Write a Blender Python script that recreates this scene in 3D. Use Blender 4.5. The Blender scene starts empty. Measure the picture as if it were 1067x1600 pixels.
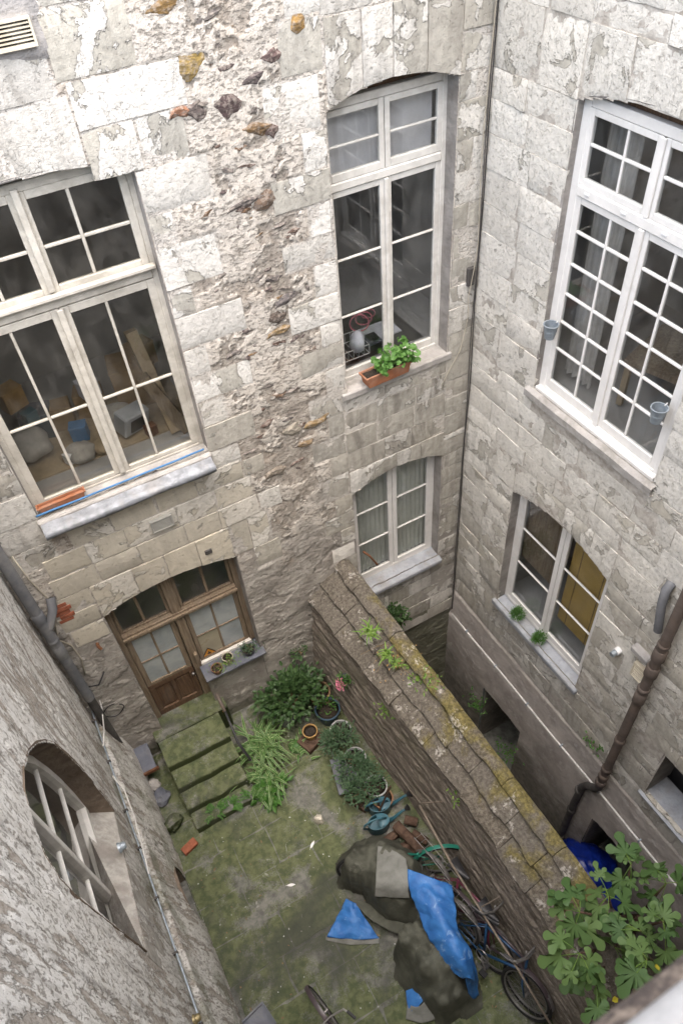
import bpy, bmesh, math, random
import numpy as np
from mathutils import Vector, Matrix

random.seed(7)
rng = np.random.RandomState(11)
C = bpy.context.scene.collection
SC = bpy.context.scene
R = math.radians

# ------------------------------------------------------------------ camera
cam_data = bpy.data.cameras.new('camera')
cam = bpy.data.objects.new('camera', cam_data); C.objects.link(cam)
cam_data.sensor_fit = 'VERTICAL'; cam_data.sensor_height = 36.0; cam_data.sensor_width = 24.0
cam_data.lens = 26.054
cam_data.clip_start = 0.05; cam_data.clip_end = 300
cam.matrix_world = Matrix(((0.87134, 0.39617, -0.28951, -4.7532),
                           (-0.48629, 0.61845, -0.61729, -6.0),
                           (-0.06551, 0.67866, 0.73153, 10.45),
                           (0, 0, 0, 1)))
cam_data.dof.use_dof = True; cam_data.dof.focus_distance = 9.0; cam_data.dof.aperture_fstop = 5.6
SC.camera = cam
# ------------------------------------------------------------------ sky, sun, exposure (overcast daylight)
SUN_EL, SUN_AZ = 78.0, 188.0       # azimuth: clockwise from +y
world = bpy.data.worlds.new('World'); SC.world = world; world.use_nodes = True
wn = world.node_tree.nodes; wl = world.node_tree.links
sky = wn.new('ShaderNodeTexSky'); sky.sky_type = 'NISHITA'; sky.sun_disc = False
sky.sun_elevation = R(SUN_EL); sky.sun_rotation = R(SUN_AZ)
sky.air_density = 1.0; sky.dust_density = 4.0; sky.ozone_density = 1.0
bg = wn['Background']; bg.inputs['Strength'].default_value = 0.105
wl.new(sky.outputs['Color'], bg.inputs['Color'])
sun_d = bpy.data.lights.new('sun', 'SUN'); sun_d.energy = 1.5; sun_d.angle = R(110); sun_d.color = (1.0, 0.948, 0.875)
sun = bpy.data.objects.new('sun', sun_d); C.objects.link(sun); sun.location = (0, 0, 30)
_d = Vector((math.sin(R(SUN_AZ)) * math.cos(R(SUN_EL)), math.cos(R(SUN_AZ)) * math.cos(R(SUN_EL)), math.sin(R(SUN_EL))))
sun.rotation_euler = _d.to_track_quat('Z', 'Y').to_euler()
SC.view_settings.view_transform = 'Standard'; SC.view_settings.look = 'None'
SC.view_settings.gamma = 1.0; SC.view_settings.use_curve_mapping = False
SC.view_settings.exposure = 2.58
SC.render.engine = 'CYCLES'
SC.cycles.use_denoising = True
SC.cycles.max_bounces = 8; SC.cycles.transparent_max_bounces = 16; SC.cycles.caustics_reflective = False; SC.cycles.caustics_refractive = False

# ------------------------------------------------------------------ numpy noise
def _hash(xi, yi, seed):
    h = (xi.astype(np.int64) * 374761393 + yi.astype(np.int64) * 668265263 + int(seed) * 1442695041) & 0xffffffff
    h = ((h ^ (h >> 13)) * 1274126177) & 0xffffffff
    return ((h ^ (h >> 16)) & 0xffff) / 65535.0
def vnoise(x, y, seed=0):
    x = np.asarray(x, float); y = np.asarray(y, float)
    xi = np.floor(x); yi = np.floor(y); fx = x - xi; fy = y - yi
    fx = fx * fx * (3 - 2 * fx); fy = fy * fy * (3 - 2 * fy)
    a = _hash(xi, yi, seed); b = _hash(xi + 1, yi, seed); c = _hash(xi, yi + 1, seed); d = _hash(xi + 1, yi + 1, seed)
    return (a * (1 - fx) + b * fx) * (1 - fy) + (c * (1 - fx) + d * fx) * fy
def fbm(x, y, seed=0, octv=5, rough=0.55):
    s = 0; amp = 1; tot = 0
    for k in range(octv):
        s = s + amp * vnoise(x * 2 ** k + 17.3 * k, y * 2 ** k - 9.1 * k, seed + k); tot += amp; amp *= rough
    return s / tot
def sstep(v, a, b):
    t = np.clip((v - a) / (b - a), 0, 1); return t * t * (3 - 2 * t)

# ------------------------------------------------------------------ node helpers
class NT:
    def __init__(s, name):
        s.m = bpy.data.materials.new(name); s.m.use_nodes = True
        s.t = s.m.node_tree; s.n = s.t.nodes; s.l = s.t.links
        s.b = s.n['Principled BSDF']; s.out = s.n['Material Output']
        s._pos = None
    def new(s, t, **kw):
        n = s.n.new(t)
        for k, v in kw.items(): setattr(n, k, v)
        return n
    def put(s, sock, v):
        if hasattr(v, 'is_output') or isinstance(v, bpy.types.NodeSocket): s.l.new(v, sock)
        else:
            try: sock.default_value = v
            except Exception: sock.default_value = (*v, 1.0)
    @property
    def pos(s):
        if s._pos is None: s._pos = s.new('ShaderNodeNewGeometry').outputs['Position']
        return s._pos
    def objpos(s): return s.new('ShaderNodeTexCoord').outputs['Object']
    def mapping(s, v, scale=(1, 1, 1), rot=(0, 0, 0), loc=(0, 0, 0)):
        n = s.new('ShaderNodeMapping'); s.put(n.inputs['Vector'], v); n.inputs['Scale'].default_value = scale
        n.inputs['Rotation'].default_value = rot; n.inputs['Location'].default_value = loc; return n.outputs[0]
    def noise(s, v, scale=5, detail=5, rough=.55, dist=0.0, col=False):
        n = s.new('ShaderNodeTexNoise'); s.put(n.inputs['Vector'], v); n.inputs['Scale'].default_value = scale
        n.inputs['Detail'].default_value = detail; n.inputs['Roughness'].default_value = rough; n.inputs['Distortion'].default_value = dist
        return n.outputs['Color' if col else 'Fac']
    def voro(s, v, scale=5, feature='F1', out='Distance', rand=1.0):
        n = s.new('ShaderNodeTexVoronoi', feature=feature); s.put(n.inputs['Vector'], v); n.inputs['Scale'].default_value = scale
        n.inputs['Randomness'].default_value = rand; return n.outputs[out]
    def math(s, op, a, b=None, c=None, clamp=False):
        n = s.new('ShaderNodeMath', operation=op, use_clamp=clamp); s.put(n.inputs[0], a)
        if b is not None: s.put(n.inputs[1], b)
        if c is not None: s.put(n.inputs[2], c)
        return n.outputs[0]
    def vadd(s, a, b):
        n = s.new('ShaderNodeVectorMath', operation='ADD'); s.put(n.inputs[0], a); s.put(n.inputs[1], b); return n.outputs[0]
    def vscale(s, a, k):
        n = s.new('ShaderNodeVectorMath', operation='SCALE'); s.put(n.inputs[0], a); n.inputs['Scale'].default_value = k; return n.outputs[0]
    def ss(s, v, lo, hi, o0=0.0, o1=1.0, smooth=True):
        n = s.new('ShaderNodeMapRange', interpolation_type='SMOOTHSTEP' if smooth else 'LINEAR')
        s.put(n.inputs[0], v); s.put(n.inputs[1], lo); s.put(n.inputs[2], hi); n.inputs[3].default_value = o0; n.inputs[4].default_value = o1
        return n.outputs[0]
    def mix(s, f, a, b, mode='MIX'):
        n = s.new('ShaderNodeMix', data_type='RGBA', blend_type=mode); s.put(n.inputs[0], f); s.put(n.inputs[6], a); s.put(n.inputs[7], b)
        return n.outputs[2]
    def attr(s, name):
        n = s.new('ShaderNodeAttribute'); n.attribute_name = name; return n.outputs['Fac']
    def ocol(s):
        n = s.new('ShaderNodeObjectInfo'); sp = s.new('ShaderNodeSeparateColor'); s.l.new(n.outputs['Color'], sp.inputs[0])
        return sp.outputs[0], sp.outputs[1], sp.outputs[2], n.outputs['Random']
    def sep(s, v):
        n = s.new('ShaderNodeSeparateXYZ'); s.put(n.inputs[0], v); return n.outputs
    def bump(s, h, dist=.01, strength=1.0):
        n = s.new('ShaderNodeBump'); n.inputs['Distance'].default_value = dist; n.inputs['Strength'].default_value = strength
        s.put(n.inputs['Height'], h); s.l.new(n.outputs[0], s.b.inputs['Normal']); return n
    def done(s, color, rough=.9, spec=.25, metal=0.0):
        s.put(s.b.inputs['Base Color'], color); s.put(s.b.inputs['Roughness'], rough)
        s.b.inputs['Specular IOR Level'].default_value = spec; s.b.inputs['Metallic'].default_value = metal
        return s.m
def c4(*c): return (c[0], c[1], c[2], 1.0)

# ------------------------------------------------------------------ materials
M = {}
def masonry(name, paint=(.76, .74, .685), stone=(.38, .365, .32), stone2=(.53, .51, .45), dirt=(.16, .145, .125), scale=2.1, bumpd=.02, warm=(.62, .56, .44)):
    """ashlar with flaking limewash. Object colour: R paint coverage, G dirt, B tone."""
    n = NT(name); P = n.pos
    cov, drt, tone, rnd = n.ocol()
    off = n.new('ShaderNodeCombineXYZ'); n.put(off.inputs[0], n.math('MULTIPLY', rnd, 37.0)); n.put(off.inputs[2], n.math('MULTIPLY', rnd, 11.0))
    Q = n.vadd(n.vadd(P, n.vscale(n.noise(P, 1.4, 2, .5, col=True), .3)), off.outputs[0])   # every block peels in its own way
    f1 = n.noise(Q, scale, 9, .60, .4)
    thr = n.math('MULTIPLY_ADD', cov, -.36, .68)
    m1 = n.ss(f1, n.math('SUBTRACT', thr, .006), n.math('ADD', thr, .006))
    edge = n.math('MULTIPLY', n.ss(f1, n.math('SUBTRACT', thr, .035), thr), n.math('SUBTRACT', 1.0, m1))
    crum = n.noise(P, 17, 9, .72, 0.0)
    f3 = n.noise(P, 13, 6, .6)
    grain = n.noise(P, 120, 3, .6)
    pits = n.ss(n.noise(P, 34, 4, .6), .30, .38)
    streak = n.ss(n.noise(n.mapping(Q, (6, 6, .42)), 1.6, 7, .62), .44, .66)
    blot = n.ss(n.noise(P, .8, 5, .6), .40, .66)
    st = n.mix(n.ss(f3, .3, .7), stone, stone2)
    st = n.mix(n.math('MULTIPLY', n.ss(n.noise(n.mapping(P, (9, 9, .8)), 1.7, 6, .6), .42, .62), .35), st, tuple(.72 * c for c in stone))
    st = n.mix(n.math('MULTIPLY', tone, .8), st, warm)
    pc = n.mix(n.ss(crum, .34, .60), tuple(.82 * c for c in paint), paint)
    pc = n.mix(n.math('MULTIPLY', tone, .45), pc, warm)
    col = n.mix(m1, st, pc)
    col = n.mix(n.math('MULTIPLY', edge, .35), col, tuple(.55 * c for c in stone))  # dirt line at flake edges, also painting the shade that bump lacks
    dd = n.math('MULTIPLY', n.math('ADD', n.math('MULTIPLY', streak, .7), n.math('MULTIPLY', blot, .55)), drt, clamp=True)
    col = n.mix(n.math('MULTIPLY', dd, .85), col, dirt)
    col = n.mix(n.math('MULTIPLY', n.math('SUBTRACT', 1.0, pits), .26), col, dirt)
    col = n.mix(n.math('MULTIPLY', n.ss(grain, .3, .7), .13), col, tuple(.5 * c for c in stone))
    r2 = n.math('FRACT', n.math('MULTIPLY', rnd, 17.0))
    col = n.mix(n.math('MULTIPLY', n.math('MULTIPLY', r2, r2), .30), col, (.36, .335, .29))
    rough = n.math('MULTIPLY_ADD', m1, .75, .25)
    f2 = n.noise(Q, scale * 2.1, 8, .62, .5); m2 = n.ss(f2, .545, .56)
    h = n.math('ADD', n.math('MULTIPLY', m1, .8), n.math('MULTIPLY', n.math('MULTIPLY', m1, m2), -.24))
    h = n.math('ADD', h, n.math('MULTIPLY', n.math('MULTIPLY', crum, rough), .75))
    h = n.math('ADD', h, n.math('MULTIPLY', f3, .55)); h = n.math('ADD', h, n.math('MULTIPLY', grain, .16))
    h = n.math('ADD', h, n.math('MULTIPLY', pits, .2))
    n.bump(h, bumpd, 1.0)
    return n.done(col, .92, .2)
M['ashlarA'] = masonry('ashlar_flaking_a')
M['ashlarB'] = masonry('ashlar_flaking_b', paint=(.77, .745, .68), stone=(.42, .40, .35), stone2=(.57, .545, .48), scale=2.6, bumpd=.022)

def infill(name, light, mid, dark, attrs=True, gz=None):
    """rough mortar; the vertex attribute 'crust' follows the relief of the mesh"""
    n = NT(name); P = n.pos
    f1 = n.noise(P, 9, 9, .66, .3); f2 = n.noise(P, 3, 6, .6); g = n.noise(P, 70, 4, .62)
    cr = n.attr('crust'); jo = n.attr('joint')
    base = n.mix(n.ss(f1, .36, .62), dark, mid)
    crm = n.ss(n.math('ADD', cr, n.math('MULTIPLY', n.math('SUBTRACT', f1, .5), .9)), .42, .56)
    col = n.mix(crm, base, light)
    spk = n.ss(n.noise(n.mapping(P, (1, 1, 1.8)), 20, 6, .68), .52, .63)
    col = n.mix(n.math('MULTIPLY', spk, .6), col, tuple(.42 * c for c in mid))
    col = n.mix(n.math('MULTIPLY', n.ss(f2, .5, .72), .30), col, (.36, .27, .19))
    col = n.mix(n.math('MULTIPLY', n.ss(g, .4, .65), .28), col, tuple(.5 * c for c in mid))
    z = n.sep(P)[2]
    col = n.mix(n.math('MULTIPLY', jo, .8), col, (.58, .55, .50))
    low = n.math('MULTIPLY', n.ss(n.math('ADD', z, n.math('MULTIPLY', f2, 3.2)), 5.6, 4.5), .85)
    grey = n.mix(n.ss(n.noise(P, 2.2, 7, .62, .4), .38, .62), (.27, .25, .222), (.43, .405, .365))
    grey = n.mix(n.math('MULTIPLY', n.ss(n.noise(P, 4.5, 8, .65, .5), .60, .63), .85), grey, (.60, .57, .52))
    col = n.mix(low, col, grey)
    moss = n.math('MULTIPLY', n.ss(n.math('ADD', z, n.math('MULTIPLY', n.noise(P, 3, 7, .65), 1.6)), 1.35, .75), .7)
    col = n.mix(moss, col, (.085, .095, .05))
    h = n.math('ADD', n.math('MULTIPLY', f1, 1.6), n.math('MULTIPLY', g, .6)); h = n.math('ADD', h, n.math('MULTIPLY', crm, .7))
    h = n.math('SUBTRACT', h, n.math('MULTIPLY', spk, .5))
    n.bump(h, .016, 1.0)
    return n.done(col, .95, .15)
M['infillA'] = infill('rubble_mortar', (.60, .555, .49), (.48, .435, .375), (.30, .265, .225))

def plaster_b(name):
    n = NT(name); P = n.pos; z = n.sep(P)[2]
    f1 = n.noise(P, 2.4, 9, .64, .4); f2 = n.noise(P, 12, 7, .62); g = n.noise(P, 80, 3, .6)
    mort = n.mix(n.ss(f2, .35, .65), (.34, .31, .27), (.50, .47, .42))
    pink = n.mix(n.ss(f1, .36, .62), (.36, .325, .295), (.50, .46, .42))
    pink = n.mix(n.math('MULTIPLY', n.ss(n.noise(P, 6, 8, .66, .5), .57, .60), .6), pink, (.58, .55, .51))
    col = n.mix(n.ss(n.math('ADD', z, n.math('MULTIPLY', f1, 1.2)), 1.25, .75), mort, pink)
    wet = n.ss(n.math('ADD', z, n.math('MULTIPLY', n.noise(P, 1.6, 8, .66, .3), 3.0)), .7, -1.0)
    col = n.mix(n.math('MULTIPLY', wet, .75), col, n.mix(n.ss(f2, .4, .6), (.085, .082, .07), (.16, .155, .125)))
    n.bump(n.math('ADD', n.math('MULTIPLY', f2, 1.2), n.math('MULTIPLY', g, .4)), .014)
    return n.done(col, .93, .18)
M['backB'] = plaster_b('lower_plaster_b')

def plaster_c(name):
    n = NT(name); P = n.pos; z = n.sep(P)[2]
    W = n.vadd(P, n.vscale(n.noise(P, 2, 2, .5, col=True), .05))
    f1 = n.noise(n.mapping(W, (1, 1, .17)), 11, 9, .68, .1); f2 = n.noise(n.mapping(P, (1, 1, .5)), 36, 7, .70, .0); g = n.noise(P, 130, 4, .62)
    big = n.noise(n.mapping(P, (1, 1, .4)), 1.7, 5, .6)
    cr = n.attr('crust')
    v = n.math('ADD', n.math('MULTIPLY', n.math('SUBTRACT', cr, .5), .55), n.math('ADD', f1, n.math('MULTIPLY', n.math('SUBTRACT', big, .5), .45)))
    m1 = n.ss(v, .43, .45)
    m2 = n.ss(f2, .40, .47)
    base = n.mix(n.ss(f2, .36, .62), (.30, .265, .225), (.52, .48, .43))
    wht = n.mix(n.ss(f1, .4, .62), (.66, .64, .595), (.79, .775, .735))
    col = n.mix(n.math('MULTIPLY', m1, n.math('MULTIPLY_ADD', m2, .75, .25)), base, wht)
    col = n.mix(n.math('MULTIPLY', n.ss(n.noise(n.mapping(P, (8, 8, .5)), 1.2, 7, .62), .52, .70), .5), col, (.17, .15, .13))
    col = n.mix(n.math('MULTIPLY', n.ss(n.noise(P, 3, 6, .6), .62, .75), .4), col, (.38, .27, .16))
    moss = n.math('MULTIPLY', n.ss(n.noise(P, 2.0, 7, .66, .3), .50, .62), n.ss(z, 3.0, 1.8))
    col = n.mix(n.math('MULTIPLY', moss, .5), col, (.19, .20, .13))
    col = n.mix(n.math('MULTIPLY', n.ss(g, .4, .7), .25), col, (.16, .145, .13))
    h = n.math('ADD', n.math('MULTIPLY', m1, .8), n.math('MULTIPLY', n.math('MULTIPLY', m2, m1), .35)); h = n.math('ADD', h, n.math('MULTIPLY', f2, .9)); h = n.math('ADD', h, n.math('MULTIPLY', g, .22))
    n.bump(h, .009)
    return n.done(col, .93, .18)
M['plasterC'] = plaster_c('peeling_plaster_c')

def stonewall(name):
    n = NT(name); P = n.pos
    S = n.mapping(P, (1, .22, 3.0))
    f1 = n.noise(S, 9, 8, .65, .2); f2 = n.noise(P, 30, 6, .66); f3 = n.noise(P, 1.7, 5, .6)
    col = n.mix(n.ss(f1, .33, .66), (.13, .112, .093), (.32, .28, .235))
    col = n.mix(n.math('MULTIPLY', n.ss(f2, .4, .62), .45), col, (.15, .125, .10))
    col = n.mix(n.math('MULTIPLY', n.ss(f3, .5, .7), .35), col, (.12, .12, .07))
    n.bump(n.math('ADD', n.math('MULTIPLY', f1, 2.2), f2), .02)
    return n.done(col, .95, .15)
M['divider'] = stonewall('schist_rubble')

def coping(name):
    n = NT(name); P = n.pos; cov, drt, tone, rnd = n.ocol()
    f1 = n.noise(P, 4, 8, .65, .3); f2 = n.noise(P, 26, 6, .66); f3 = n.noise(P, 2.3, 7, .64, .4); g = n.noise(P, 120, 3, .6)
    col = n.mix(n.ss(f2, .34, .64), (.075, .065, .053), (.175, .155, .125))
    col = n.mix(n.math('MULTIPLY', rnd, .35), col, (.12, .115, .105))
    lich = n.math('MULTIPLY', n.ss(n.noise(P, 17, 7, .7, .4), .60, .66), .8)
    moss = n.ss(n.math('ADD', f3, n.math('MULTIPLY', cov, .34)), .64, .80)
    mc = n.mix(n.ss(f2, .35, .65), (.095, .082, .026), (.205, .17, .055))
    col = n.mix(n.math('MULTIPLY', moss, .85), col, mc)
    col = n.mix(n.math('MULTIPLY', lich, n.math('MULTIPLY_ADD', n.ss(f1, .42, .62), .9, .1)), col, (.46, .43, .39))
    edge = n.math('MULTIPLY', n.ss(f1, .57, .62), n.ss(f2, .42, .56))
    col = n.mix(n.math('MULTIPLY', edge, .55), col, (.52, .50, .46))
    col = n.mix(n.math('MULTIPLY', n.ss(g, .45, .65), .3), col, (.08, .07, .055))
    n.bump(n.math('ADD', n.math('MULTIPLY', f2, 1.4), n.math('ADD', n.math('MULTIPLY', g, .5), n.math('MULTIPLY', moss, .6))), .014)
    return n.done(col, .95, .12)
M['coping'] = coping('coping_stone')

def paving(name, mossk=.5, riser=False):
    n = NT(name); P = n.pos; cov, drt, tone, rnd = n.ocol()
    f1 = n.noise(P, 1.3, 9, .66, .5); f2 = n.noise(P, 9, 8, .66, .3); g = n.noise(P, 60, 5, .68)
    st = n.mix(n.ss(f2, .34, .64), (.095, .098, .088), (.205, .20, .18))
    st = n.mix(n.math('MULTIPLY', rnd, .25), st, (.10, .105, .09))
    mo = n.mix(n.ss(f2, .35, .65), (.056, .074, .028), (.115, .132, .056))
    mm = n.ss(n.math('ADD', f1, n.math('MULTIPLY', n.math('SUBTRACT', g, .5), .35)), .60 - .24 * mossk, .70 - .24 * mossk)
    col = n.mix(n.math('MULTIPLY', mm, .88), st, mo)
    if riser:   # steep faces darken by slope: riser moss plus shade painted into the colour
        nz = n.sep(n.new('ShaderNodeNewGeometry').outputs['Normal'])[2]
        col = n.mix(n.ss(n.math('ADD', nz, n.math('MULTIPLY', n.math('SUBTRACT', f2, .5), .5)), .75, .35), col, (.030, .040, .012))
    dk = n.ss(n.noise(P, .75, 7, .62, .6), .52, .66)
    col = n.mix(n.math('MULTIPLY', dk, .75), col, (.050, .053, .045))
    spk = n.ss(n.voro(n.vadd(P, n.vscale(n.noise(P, 12, 2, .5, col=True), .06)), 11, 'F1'), .13, .085)
    spk = n.math('MULTIPLY', spk, n.ss(n.noise(P, 2.6, 4, .6), .50, .62))
    col = n.mix(n.math('MULTIPLY', spk, .85), col, (.48, .49, .48))
    drop = n.ss(n.noise(P, 6, 9, .72, .8), .645, .67)
    col = n.mix(n.math('MULTIPLY', drop, .5), col, (.38, .38, .36))
    n.bump(n.math('ADD', n.math('MULTIPLY', f2, 1.3), n.math('MULTIPLY', g, .8)), .012)
    return n.done(col, n.ss(f1, .3, .7, .72, .95), .3)
M['paving'] = paving('mossy_paving', .85)
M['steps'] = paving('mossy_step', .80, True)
M['soilfloor'] = paving('damp_floor', .2)

def simple(name, color, rough=.6, spec=.4, metal=0, var=.25, vscale=8, bump=.0, bscale=40, dark=None, dirt=0.0, dirtcol=(.12, .10, .08), streak=False):
    n = NT(name); P = n.pos
    f = n.noise(P, vscale, 6, .62, .2); g = n.noise(P, bscale, 5, .6)
    dark = dark or tuple(c * .6 for c in color)
    col = n.mix(n.math('MULTIPLY', n.ss(f, .3, .7), var * 2, clamp=True), color, dark)
    if dirt:
        Q = n.mapping(P, (6, 6, .7)) if streak else P
        dn = n.ss(n.noise(Q, 3.2, 8, .66, .3), .46, .66)
        col = n.mix(n.math('MULTIPLY', dn, dirt), col, dirtcol)
    if bump: n.bump(n.math('ADD', g, f), bump)
    return n.done(col, n.ss(f, .2, .8, rough * .85, min(1, rough * 1.12)), spec, metal)
M['white'] = simple('white_window_paint', (.75, .735, .70), .38, .45, var=.10, dirt=.22, dirtcol=(.45, .43, .39), bump=.0015, bscale=60)
M['offwhite'] = simple('offwhite_window_paint', (.70, .68, .63), .5, .4, var=.2, dirt=.35, dirtcol=(.36, .33, .28), bump=.003, bscale=50)
M['cream'] = simple('weathered_cream_paint', (.60, .565, .49), .6, .3, var=.25, dirt=.45, dirtcol=(.28, .25, .20), bump=.005, bscale=45)
M['sill'] = simple('sill_stone', (.42, .40, .375), .85, .25, var=.35, vscale=5, dirt=.5, dirtcol=(.14, .135, .11), bump=.012, bscale=30)
M['bluesill'] = simple('blue_grey_sill', (.34, .36, .39), .7, .3, var=.3, vscale=6, dirt=.45, dirtcol=(.24, .22, .19), bump=.008, bscale=30)
M['zinc'] = simple('zinc_sheet', (.23, .245, .265), .5, .5, .3, var=.45, vscale=12, dirt=.55, dirtcol=(.22, .21, .20), bump=.008, bscale=14)
M['lead'] = simple('galvanised', (.36, .41, .45), .45, .5, .5, var=.3, vscale=20, bump=.003)
M['pvc'] = simple('grey_pvc', (.155, .16, .17), .55, .4, var=.35, vscale=4, dirt=.5, dirtcol=(.25, .24, .22), bump=.003)
M['darkpipe'] = simple('dark_iron', (.075, .07, .066), .7, .35, var=.4, vscale=7, dirt=.4, dirtcol=(.13, .12, .11), bump=.006)
M['rustpipe'] = simple('rusty_drainpipe', (.13, .105, .09), .75, .3, var=.4, vscale=5, dirt=.55, dirtcol=(.155, .115, .09), bump=.008, bscale=30)
M['rust'] = simple('rust', (.16, .075, .04), .9, .15, var=.5, vscale=14, bump=.006)
M['terracotta'] = simple('terracotta', (.37, .155, .080), .85, .2, var=.35, vscale=9, dirt=.4, dirtcol=(.36, .25, .19), bump=.004)
M['terraold'] = simple('old_terracotta', (.27, .14, .08), .85, .2, var=.4, vscale=9, dirt=.5, dirtcol=(.13, .13, .09), bump=.006)
M['yellowpot'] = simple('tan_pot', (.42, .26, .10), .7, .3, var=.3, vscale=9, bump=.003)
M['soil'] = simple('potting_soil', (.055, .045, .036), 1.0, .1, var=.6, vscale=60, bump=.02, bscale=70)
M['bluepot'] = simple('dark_blue_glaze', (.03, .06, .09), .35, .5, var=.3, bump=.002)
M['greypot'] = simple('grey_pot', (.33, .34, .34), .6, .4, var=.3, bump=.002)
M['rubber'] = simple('rubber', (.022, .022, .022), .75, .3, var=.4, vscale=20, bump=.003)
M['black'] = simple('black_plastic', (.025, .025, .027), .5, .4, var=.3)
M['chrome'] = simple('dull_chrome', (.30, .29, .28), .45, .5, .7, var=.35, vscale=30)
M['whiteplastic'] = simple('white_plastic', (.74, .74, .74), .4, .45, var=.12, dirt=.2, dirtcol=(.4, .38, .34))
M['cablewhite'] = simple('white_cable', (.60, .59, .56), .55, .4, var=.2)
M['cablebeige'] = simple('beige_cable', (.42, .38, .30), .6, .3, var=.2)
M['bluerope'] = simple('blue_hose', (.05, .17, .36), .55, .4, var=.25)
M['teal'] = simple('teal_plastic', (.035, .115, .15), .45, .45, var=.3, vscale=6, bump=.002)
M['slate'] = simple('slate_board', (.12, .13, .16), .55, .4, var=.3, vscale=5, dirt=.35, dirtcol=(.2, .2, .19), bump=.004)
M['log'] = simple('bark_log', (.115, .075, .055), .95, .1, var=.6, vscale=14, bump=.02, bscale=35)
M['twig'] = simple('dry_twig', (.20, .145, .085), .9, .15, var=.4, vscale=20)
M['bone'] = simple('white_rock', (.62, .58, .49), .85, .2, var=.3, vscale=14, bump=.01)
M['iron'] = simple('weathered_rod', (.20, .165, .13), .85, .25, var=.4, vscale=10, bump=.004)
M['bpaint_green'] = simple('green_frame_paint', (.02, .16, .115), .35, .5, var=.2)
M['bpaint_blue'] = simple('blue_frame_paint', (.018, .065, .15), .35, .5, var=.2)
M['bpaint_dark'] = simple('dark_frame_paint', (.06, .045, .05), .4, .5, var=.2)
M['bpaint_red'] = simple('maroon_frame_paint', (.13, .025, .05), .4, .5, var=.2)
M['brass'] = simple('tarnished_brass', (.33, .27, .14), .5, .5, .6, var=.4, vscale=30)
M['vent'] = simple('cream_vent', (.66, .60, .47), .6, .3, var=.2, dirt=.4, dirtcol=(.30, .22, .13))
M['ventgrey'] = simple('grey_vent', (.36, .355, .32), .6, .3, var=.2, dirt=.4, dirtcol=(.2, .18, .15))
M['cement'] = simple('cement_patch', (.36, .345, .33), .95, .15, var=.35, vscale=4, dirt=.4, dirtcol=(.24, .22, .20), bump=.012, bscale=35)
M['reveal'] = simple('reveal_plaster', (.34, .32, .295), .93, .15, var=.4, vscale=4, dirt=.55, dirtcol=(.15, .13, .115), bump=.014, bscale=22)
M['revealC'] = simple('reveal_brown', (.22, .175, .135), .95, .15, var=.45, vscale=5, dirt=.5, dirtcol=(.10, .075, .055), bump=.018, bscale=18)
M['brickred'] = simple('red_brick', (.34, .12, .07), .9, .15, var=.4, vscale=12, bump=.01)
M['room'] = simple('room_plaster', (.36, .35, .34), .95, .1, var=.10, vscale=2)
M['planks'] = simple('pale_timber', (.42, .33, .22), .8, .25, var=.35, vscale=6, bump=.004)
M['cardboard'] = simple('cardboard', (.33, .23, .13), .9, .15, var=.25)
M['greybox'] = simple('grey_plastic_crate', (.42, .44, .47), .5, .4, var=.15)
M['cloth'] = simple('grey_cloth', (.44, .42, .39), .95, .1, var=.4, vscale=5)
M['paper'] = simple('paper', (.62, .62, .68), .8, .2, var=.15)
M['pinkcord'] = simple('pink_cord', (.42, .10, .13), .6, .3, var=.2)
M['warn'] = simple('orange_sign', (.55, .24, .03), .6, .3, var=.2)
M['wire'] = simple('white_wire', (.6, .6, .58), .5, .4, var=.15)
M['limewash'] = simple('grey_limewash', (.50, .475, .43), .93, .15, var=.45, vscale=9, dirt=.7, dirtcol=(.27, .24, .21), bump=.01, bscale=30)
M['ledge'] = simple('weathered_ledge', (.21, .165, .125), .95, .15, var=.8, vscale=70, dark=(.07, .055, .045), bump=.006, bscale=60)
M['railwhite'] = simple('worn_white_rail', (.34, .325, .30), .5, .4, var=.3, vscale=18, dirt=.4, dirtcol=(.4, .36, .3), bump=.003)
M['pink'] = simple('pink_petals', (.55, .18, .26), .7, .2, var=.3)
M['yellowleaf'] = simple('yellow_leaf', (.42, .36, .03), .6, .3, var=.2)

def oak(name):
    n = NT(name); P = n.pos
    f = n.noise(n.mapping(P, (14, 14, 1.0)), 3.0, 8, .62, .3); g = n.noise(P, 3, 5, .6)
    col = n.mix(n.ss(f, .3, .7), (.27, .21, .145), (.135, .10, .068))
    col = n.mix(n.math('MULTIPLY', n.ss(g, .45, .7), .5), col, (.20, .165, .125))
    n.bump(f, .005)
    return n.done(col, .75, .25)
M['oak'] = oak('weathered_oak')
def oakdark(name):
    n = NT(name); P = n.pos
    f = n.noise(n.mapping(P, (14, 14, 1.0)), 3.0, 8, .62, .3); g = n.noise(P, 3, 5, .6)
    col = n.mix(n.ss(f, .3, .7), (.14, .085, .05), (.075, .045, .03))
    col = n.mix(n.math('MULTIPLY', n.ss(g, .5, .7), .4), col, (.15, .12, .095))
    n.bump(f, .005)
    return n.done(col, .75, .25)
M['oakdark'] = oakdark('stained_oak_panel')

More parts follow.
